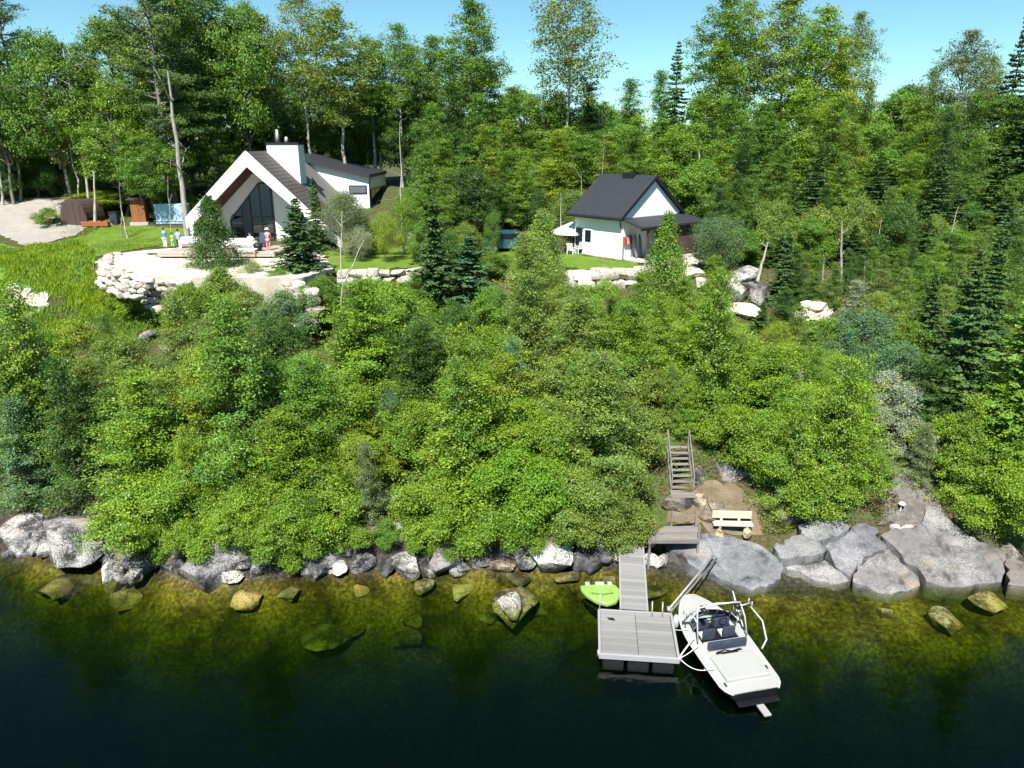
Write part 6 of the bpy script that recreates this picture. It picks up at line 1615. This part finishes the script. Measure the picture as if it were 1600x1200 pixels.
# ------------------------------------------------------------------ people
def skin_mesh(verts, edges, radii, root=0, sub=2):
    me = bpy.data.meshes.new('body'); me.from_pydata(verts, edges, [])
    o = bpy.data.objects.new('tmp', me); COL.objects.link(o)
    m = o.modifiers.new('s', 'SKIN'); 
    for i, r_ in enumerate(radii): 
        me.skin_vertices[0].data[i].radius = (r_, r_) if not isinstance(r_, tuple) else r_
        me.skin_vertices[0].data[i].use_root = (i == root)
    o.modifiers.new('ss', 'SUBSURF').levels = sub
    dg = bpy.context.evaluated_depsgraph_get()
    out = bpy.data.meshes.new_from_object(o.evaluated_get(dg))
    for p in out.polygons: p.use_smooth = True
    bpy.data.objects.remove(o)
    return out
def person(label, loc, h, rz, top, bottom, head=None, hat=None, pose='stand', arms=(0, 0)):
    k = h / 1.75
    e = empty('person', loc, rz); tag(e, label, 'person'); e.scale = (k, k, k)
    hip = .92 if pose == 'stand' else .50
    sh = hip + .52
    v = [(0, 0, hip), (0, 0, hip + .25), (0, .0, sh), (0, 0, sh + .1), (0, -.02, sh + .22), (0, -.02, sh + .32)]
    ed = [(0, 1), (1, 2), (2, 3), (3, 4), (4, 5)]
    rd = [(.15, .11), (.13, .1), (.15, .1), .055, .095, .07]
    legs, armsI = [], []
    for s in (-1, 1):
        b = len(v)
        if pose == 'stand': L_ = [(s * .1, 0, hip - .06), (s * .11, -.02, .48), (s * .11, .02, .08), (s * .12, -.13, .03)]
        else: L_ = [(s * .1, -.08, hip - .02), (s * .13, -.48, .50), (s * .13, -.46, .08), (s * .13, -.58, .03)]
        v += L_; ed += [(0, b), (b, b + 1), (b + 1, b + 2), (b + 2, b + 3)]; rd += [.095, .065, .045, .035]
    for s, a in ((-1, arms[0]), (1, arms[1])):
        b = len(v); f = a
        L_ = [(s * .19, 0, sh - .02), (s * .24, -.05 - .12 * f, sh - .30 + .05 * f), (s * (.22 - .1 * f), -.10 - .25 * f, sh - .54 + .28 * f), (s * (.2 - .12 * f), -.13 - .3 * f, sh - .64 + .32 * f)]
        v += L_; ed += [(2, b), (b, b + 1), (b + 1, b + 2), (b + 2, b + 3)]; rd += [.06, .048, .036, .03]
        for q in range(5):
            n_ = len(v); d = (q - 2) * .02
            v.append((L_[3][0] + d * .6, L_[3][1] - .03 - (.01 if q else -.01), L_[3][2] - .07 + abs(d) * .6)); ed.append((b + 3, n_)); rd.append(.010)
    mesh_obj('body', skin_mesh(v, ed, rd, 0, 2), M['skin'], e)
    # clothes as slightly larger shells round the same bones
    tv = [(0, 0, hip - .03), (0, 0, hip + .25), (0, 0, sh), (0, 0, sh + .06)]; te = [(0, 1), (1, 2), (2, 3)]; trd = [(.175, .135), (.155, .125), (.17, .12), .07]
    for s in (0, 1):
        b = 6 + 8 + s * 9
        n_ = len(tv); tv += [v[b], v[b + 1]]; te += [(2, n_), (n_, n_ + 1)]; trd += [.08, .068]
    mesh_obj('shirt', skin_mesh(tv, te, trd, 0, 1), M[top], e)
    lv = [(0, 0, hip + .04)]; le = []; lr = [(.17, .13)]
    for s in (0, 1):
        b = 6 + s * 4; n_ = len(lv)
        lv += [v[b], v[b + 1], (v[b + 2][0], v[b + 2][1], v[b + 2][2] + .04)]; le += [(0, n_), (n_, n_ + 1), (n_ + 1, n_ + 2)]; lr += [.115, .085, .07]
    mesh_obj('trousers', skin_mesh(lv, le, lr, 0, 1), M[bottom], e)
    hz = sh + .26
    m_ = MB(); r0 = bmesh.ops.create_icosphere(m_.bm, subdivisions=2, radius=.112)
    for q_ in m_.bm.verts: q_.co = Vector((q_.co.x * .98, q_.co.y * 1.05 + .005, q_.co.z * 1.1 + hz + .03)) if q_.co.z > -.03 or q_.co.y > .03 else Vector((q_.co.x * .6, q_.co.y * .4 + .03, q_.co.z * .5 + hz + .05))
    m_.build('hair', M[head or 'hair'], e)
    m_ = MB(); m_.box(-.012, .012, -.125, -.09, hz - .03, hz + .02); m_.build('nose', M['skin'], e)
    for s in (-1, 1):
        m_ = MB(); m_.box(s * .035 - .012, s * .035 + .012, -.112, -.098, hz + .015, hz + .03); m_.build('eye', M['hair'], e)
        m_ = MB(); m_.box(s * .095 - .01, s * .095 + .012, -.03, .015, hz - .03, hz + .03); m_.build('ear', M['skin'], e)
    m_ = MB(); m_.box(-.028, .028, -.105, -.09, hz - .062, hz - .05); m_.build('mouth', M['pink_cloth'], e)
    if hat:
        m_ = MB(); m_.loft([[(math.cos(a) * r_, math.sin(a) * r_, z) for a in np.linspace(0, 6.283, 14)[:-1]] for r_, z in ((.22, hz + .07), (.22, hz + .085), (.13, hz + .10), (.12, hz + .2), (.03, hz + .23))]); m_.build('hat', M[hat], e)
    return e
def on_deck(px, py): 
    p = at_z(px, py, PATIO_Z + .38); return p
person('person in pink with a white hat standing on the patio before the glazed gable', on_deck(420, 391) , 1.68, R(180), 'pink_cloth', 'pink_cloth', hat='white_cloth', arms=(.7, .7))
person('person in blue top and white trousers at the left end of the patio', at_z(259, 388, PATIO_Z), 1.72, R(160), 'blue_cloth', 'white_cloth', arms=(.5, .2))
person('person in light blue top and navy trousers beside the one in blue', at_z(281, 390, PATIO_Z), 1.7, R(200), 'lightblue_cloth', 'navy_cloth', arms=(.3, .3))
person('small person in green between the two people in blue', at_z(271, 387, PATIO_Z), 1.25, R(170), 'green_cloth', 'green_cloth', arms=(.2, .4))
sp = on_deck(392, 389); sp.y += .1
person('person in pale clothes sitting on the white patio sofa', sp + Vector((0, 0, .02)), 1.65, R(10), 'white_cloth', 'white_cloth', pose='sit', arms=(.5, .5))

# ------------------------------------------------------------------ patio furniture
def sofa(p, w_, rz, label):
    e = empty('patio_sofa', p, rz); tag(e, label, 'sofa')
    for nm_, b, mt in (('base', (-w_ / 2, w_ / 2, -.38, .38, .1, .34), 'deckwood'), ('seat_cushion', (-w_ / 2 + .1, w_ / 2 - .1, -.4, .25, .34, .46), 'canvas'), ('back_cushion', (-w_ / 2 + .1, w_ / 2 - .1, .2, .4, .40, .85), 'canvas')):
        m_ = MB(); m_.box(*b, None, .04); m_.build(nm_, M[mt], e)
    for s in (-1, 1):
        m_ = MB(); m_.box(s * w_ / 2 - .08, s * w_ / 2 + .08, -.42, .42, 0, .62, None, .03); m_.build('armrest', M['canvas'], e)
    return e
sofa(on_deck(375, 389), 2.6, 0, 'white cushioned sofa on the deck before the glazed gable')
sofa(on_deck(300, 386), 1.8, .5, 'white cushioned seat on the deck left of the front spruce')
e = empty('low_table', on_deck(384, 396)); tag(e, 'low white table in front of the patio sofa', 'table')
m_ = MB(); m_.box(-.9, .9, -.35, .35, .30, .36, None, .01); m_.build('table_top', M['canvas'], e)
for sx in (-.8, .8):
    m_ = MB(); m_.box(sx - .05, sx + .05, -.3, .3, 0, .30); m_.build('leg', M['deckwood'], e)
e = empty('fire_bowl', on_deck(404, 392)); tag(e, 'dark round fire bowl near the person in pink', 'fire bowl')
m_ = MB(); m_.loft([[(math.cos(a) * r_, math.sin(a) * r_, z) for a in np.linspace(0, 6.283, 17)[:-1]] for r_, z in ((.28, 0), (.26, .1), (.36, .3), (.42, .55), (.38, .55), (.3, .35))]); m_.build('bowl', M['black'], e)
e = empty('lounge_chair', on_deck(411, 386)); tag(e, 'dark lounge chair against the glazing beside the person in pink', 'chair')
m_ = MB(); m_.box(-.35, .35, -.35, .35, .32, .44, None, .03); m_.build('seat', M['navy'], e)
m_ = MB(); m_.bar((0, .33, .4), (0, .55, 1.15), .68, .08); m_.build('backrest', M['navy'], e)
for sx in (-.3, .3):
    for sy in (-.3, .3):
        m_ = MB(); m_.box(sx - .03, sx + .03, sy - .03, sy + .03, 0, .32); m_.build('leg', M['black'], e)
for i, (px, py, ln, a, lb) in enumerate([(250, 398, 2.0, .1, 'weathered plank lying at the left end of the patio'), (258, 402, 1.5, -.2, 'short plank lying below the first on the patio')]):
    p = at_z(px, py, PATIO_Z); m_ = MB(); m_.box(-ln / 2, ln / 2, -.12, .12, .06, .14); m_.box(-ln / 2 + .2, -ln / 2 + .35, -.15, .15, 0, .06); m_.box(ln / 2 - .35, ln / 2 - .2, -.15, .15, 0, .06)
    o = m_.build('loose_plank', M['brown_wood'], None, p); o.rotation_euler.z = a; tag(o, lb, 'plank')

# ------------------------------------------------------------------ yard by the driveway
g = at_ground(118, 352); e = empty('arched_shelter', g, R(-12)); tag(e, 'dark brown arched timber shelter beside the driveway', 'shelter')
zc = px_of(g)[2]; hw = 23 * zc / FPX; hh = 39 * zc / FPX
def arch(k, y): return [(math.cos(a) * hw * k, y, max(0, math.sin(a)) ** .8 * hh * k) for a in np.linspace(math.pi, 0, 15)] + [(hw * k, y, -.3), (-hw * k, y, -.3)]
m_ = MB(); m_.loft([arch(1, 0), arch(1, 2.6)], True, False); sh_ = m_.build('shell', M['brown_wood'], e)
m_ = MB(); m_.loft([arch(1.04, -.12), arch(1.04, .12)], True, False); m_.build('front_rim', M['brown_wood'], e)
for i in range(9):
    x = -hw * .9 + i * hw * 1.8 / 9; xm = abs(x + hw * .1) / (hw * 1.0); top = hh * max(.12, math.sqrt(max(0, 1 - min(1, xm) ** 2)) ** .8) * .96
    m_ = MB(); m_.box(x, x + hw * 1.8 / 9 - .025, -.165, -.125, .02, top); m_.build('board', M['brown_wood'], e)
g = at_ground(152, 354); e = empty('timber_planter', g, .05); tag(e, 'low brown timber planter beside the arched shelter', 'planter')
for z in (.18, .42):
    for y in (-.45, .45):
        m_ = MB(); m_.box(-1.3, 1.3, y - .06, y + .06, z - .11, z + .11); m_.build('board', M['cedar'], e)
for x in (-1.2, 1.2):
    for y in (-.35, .35):
        m_ = MB(); m_.box(x - .07, x + .07, y - .07, y + .07, -.1, .55); m_.build('leg', M['brown_wood'], e)
m_ = MB(); m_.box(-1.22, 1.22, -.38, .38, .2, .44); m_.build('soil', M['soil'], e)
g = at_ground(221, 349); e = empty('cedar_hut', g, R(12)); tag(e, 'narrow reddish cedar hut at the wood edge', 'hut')
zc = px_of(g)[2]; hw = 10 * zc / FPX; hh = 36 * zc / FPX
for i in range(6):
    x = -hw + i * 2 * hw / 6
    m_ = MB(); m_.box(x, x + 2 * hw / 6 - .02, -hw, -hw + .05, 0, hh); m_.build('board', M['cedar'], e)
m_ = MB(); m_.box(-hw, hw, -hw + .052, hw, -.3, hh - .01); m_.build('wall', M['cedar'], e)
m_ = MB(); m_.box(-hw - .25, hw + .25, -hw - .3, hw + .2, hh, hh + .12); m_.build('roof', M['brown_wood'], e)
m_ = MB(); m_.box(-hw - .2, hw + .2, -hw - .25, hw, -.3, .16); m_.build('base', M['palewood'], e)
g = at_ground(272, 350); e = empty('tarp_stack', g, R(4)); tag(e, 'stack covered by a pale blue tarp left of the leaning trunk', 'tarp')
m_ = MB(); m_.box(-1.6, 1.6, -.5, .5, 0, 2.0, None, .12); bmesh.ops.subdivide_edges(m_.bm, edges=m_.bm.edges[:], cuts=3, use_grid_fill=True)
for v in m_.bm.verts: v.co += Vector((vnoise(np.array(v.co.z * 2.), np.array(v.co.x * 2.), 3), vnoise(np.array(v.co.x * 2.), np.array(v.co.z * 2.), 4), 0)) * .22
m_.build('cover', M['tarp'], e)
m_ = MB(); m_.bar((-1.7, -.56, .35), (1.7, -.56, .35), .05, .05); m_.build('strap', M['white_trim'], e)
g = at_ground(181, 350); e = empty('waste_bin', g); tag(e, 'dark green waste bin left of the cedar hut', 'bin')
m_ = MB(); m_.loft([[(-.3, -.3, 0), (.3, -.3, 0), (.3, .3, 0), (-.3, .3, 0)], [(-.4, -.4, 1.1), (.4, -.4, 1.1), (.4, .4, 1.1), (-.4, .4, 1.1)]], True, False); m_.build('body', M['navy'], e)
m_ = MB(); m_.box(-.43, .43, -.45, .43, 1.1, 1.2, None, .03); m_.build('lid', M['black'], e)

# ------------------------------------------------------------------ parked car
g = Vector((at_y(797, 380, 64).x, 64, 0)); g.z = tz(g.x, g.y)
car = empty('parked_car', g, R(8)); tag(car, 'teal car parked behind the saplings left of the cottage', 'car')
prof = [(-2.3, .35), (-2.3, .85), (-2.15, 1.0), (-1.75, 1.05), (-1.45, 1.62), (-.2, 1.72), (.55, 1.66), (1.15, 1.1), (2.1, .98), (2.3, .8), (2.32, .35)]
m_ = MB(); m_.loft([[(x, y, z if z < 1.1 else z) for x, z in prof] for y in (-.86, .86)], True, False); cbd = m_.build('body', M['carpaint'], car)
for y in (-.875, .863):
    m_ = MB(); m_.prism([(-1.55, y, 1.12), (1.0, y, 1.12), (.5, y, 1.58), (-1.32, y, 1.54)], (0, .012, 0)); m_.build('side_window', M['glass'], car)
m_ = MB(); m_.prism([(.60, -.78, 1.64), (.60, .78, 1.64), (1.17, .78, 1.13), (1.17, -.78, 1.13)], (.03, 0, .02)); m_.build('windscreen', M['glass'], car)
m_ = MB(); m_.prism([(-1.47, -.78, 1.60), (-1.47, .78, 1.60), (-1.77, .78, 1.1), (-1.77, -.78, 1.1)], (-.03, 0, .02)); m_.build('rear_window', M['glass'], car)
for x in (-1.4, 1.4):
    for y in (-.9, .7):
        m_ = MB(); m_.tube([(x, y, .34), (x, y + .2, .34)], .34, 18); wh = m_.build('wheel', M['rubber'], car)
        m_ = MB(); m_.tube([(x, y - .008, .34), (x, y + .208, .34)], .2, 14); m_.build('rim', M['alu'], wh)
for y in (-.65, .65):
    m_ = MB(); m_.box(2.28, 2.34, y - .16, y + .16, .68, .82); m_.build('headlight', M['whitevinyl'], car)
    m_ = MB(); m_.box(-2.33, -2.29, y - .14, y + .14, .7, .9); m_.build('tail_light', M['red'], car)

# ------------------------------------------------------------------ things round the cottage
CMX = Matrix.Translation(ct.location) @ Matrix.Rotation(ct.rotation_euler.z, 4, 'Z')
def near_c(x, y, z=0): 
    p = CMX @ Vector((x, y, z)); return p
e = empty('life_jacket_rack', near_c(.9, .1, .1), ct.rotation_euler.z); tag(e, 'red and white life jackets hanging at the cottage corner', 'life jackets')
for i, (x, mt) in enumerate(((-.2, 'red'), (.12, 'whitevinyl'), (.4, 'red'))):
    m_ = MB(); m_.box(x - .14, x + .14, -.12, .02, 1.05, 1.65, None, .05); m_.build('jacket', M[mt], e)
m_ = MB(); m_.tube([(-.4, -.02, 1.68), (.6, -.02, 1.68)], .025, 6); m_.build('rail', M['greywood'], e)
for x in (-.4, .6):
    m_ = MB(); m_.box(x - .035, x + .035, -.03, .03, -.1, 1.7); m_.build('post', M['greywood'], e)
for i, (x, y, lb) in enumerate(((1.5, -.5, 'grey upright paddle board leaning at the cottage corner, left one'), (1.95, -.55, 'grey upright paddle board leaning at the cottage corner, right one'))):
    p = near_c(x, y, 0.06); m_ = MB()
    m_.loft([[(math.cos(a) * .2 * k, math.sin(a) * .05, z) for a in np.linspace(0, 6.283, 13)[:-1]] for k, z in ((.35, 0), (.8, .15), (1, .6), (1, 1.2), (.8, 1.65), (.2, 1.9))])
    o = m_.build('paddle_board', M['shade'] if i else M['greywood'], None, p); o.rotation_euler = (R(-8), 0, ct.rotation_euler.z); tag(o, lb, 'board')
pk = at_ground(874, 396)
e = empty('stone_fireplace', pk); tag(e, 'small heap of brown firewood beside the umbrella', 'firewood')
r_ = random.Random(8)
for i in range(14):
    y = (i % 5) * .2 - .4; z = .1 + (i // 5) * .18
    m_ = MB(); m_.tube([(-.5 + r_.uniform(-.1, .1), y, z), (.5 + r_.uniform(-.1, .1), y + r_.uniform(-.05, .05), z)], .095, 8); m_.build('log', M['brown_wood'], e)
e.name = 'firewood_heap'
def chair(p, rz, label):
    e = empty('garden_chair', p, rz); tag(e, label, 'chair')
    m_ = MB(); m_.box(-.3, .3, -.3, .3, .38, .44, None, .01); m_.build('seat', M['white_trim'], e)
    for i in range(4):
        m_ = MB(); m_.bar((-.22 + i * .147, .27, .42), (-.22 + i * .147, .45, 1.0), .11, .025); m_.build('slat', M['white_trim'], e)
    for sx in (-.27, .27):
        m_ = MB(); m_.box(sx - .04, sx + .04, -.3, .3, .6, .64); m_.build('armrest', M['white_trim'], e)
        for sy in (-.27, .27):
            m_ = MB(); m_.box(sx - .03, sx + .03, sy - .03, sy + .03, 0, .62 if sy < 0 else .42); m_.build('leg', M['white_trim'], e)
chair(at_ground(893, 398), 2.6, 'white garden chair under the umbrella, nearest the lawn')
chair(at_ground(905, 396), 3.6, 'white garden chair under the umbrella, by the cottage door')
g = at_ground(1405, 802); e = empty('path_lamp', g); tag(e, 'small white mushroom-shaped path lamp on the scree strip', 'lamp')
m_ = MB(); m_.tube([(0, 0, -.1), (.06, 0, .5)], .025, 8); m_.build('stem', M['white_trim'], e)
m_ = MB(); m_.loft([[(math.cos(a) * r__ + .06, math.sin(a) * r__, z) for a in np.linspace(0, 6.283, 13)[:-1]] for r__, z in ((.17, .48), (.18, .51), (.1, .58), (.02, .6))]); m_.build('cap', M['white_trim'], e)

# ------------------------------------------------------------------ names of the many trees: each told apart by place
ORD = ['leftmost', 'second', 'third', 'fourth', 'fifth', 'sixth', 'seventh', 'eighth', 'ninth', 'tenth']
ORD = [o if o == 'leftmost' else o + ' from left' for o in ORD]
from collections import defaultdict
grp = defaultdict(list)
for e, d, zn, px in PEND + RPEND: grp[(d, zn)].append((px, e))
for (d, zn), l in grp.items():
    l.sort(key=lambda t: t[0])
    for i, (px, e) in enumerate(l):
        e['label'] = f"{d} {zn}" if len(l) == 1 else f"{d} {zn}, {ORD[min(i, 9)]}" if i < len(l) - 1 else f"{d} {zn}, rightmost"
bpy.context.view_layer.update()
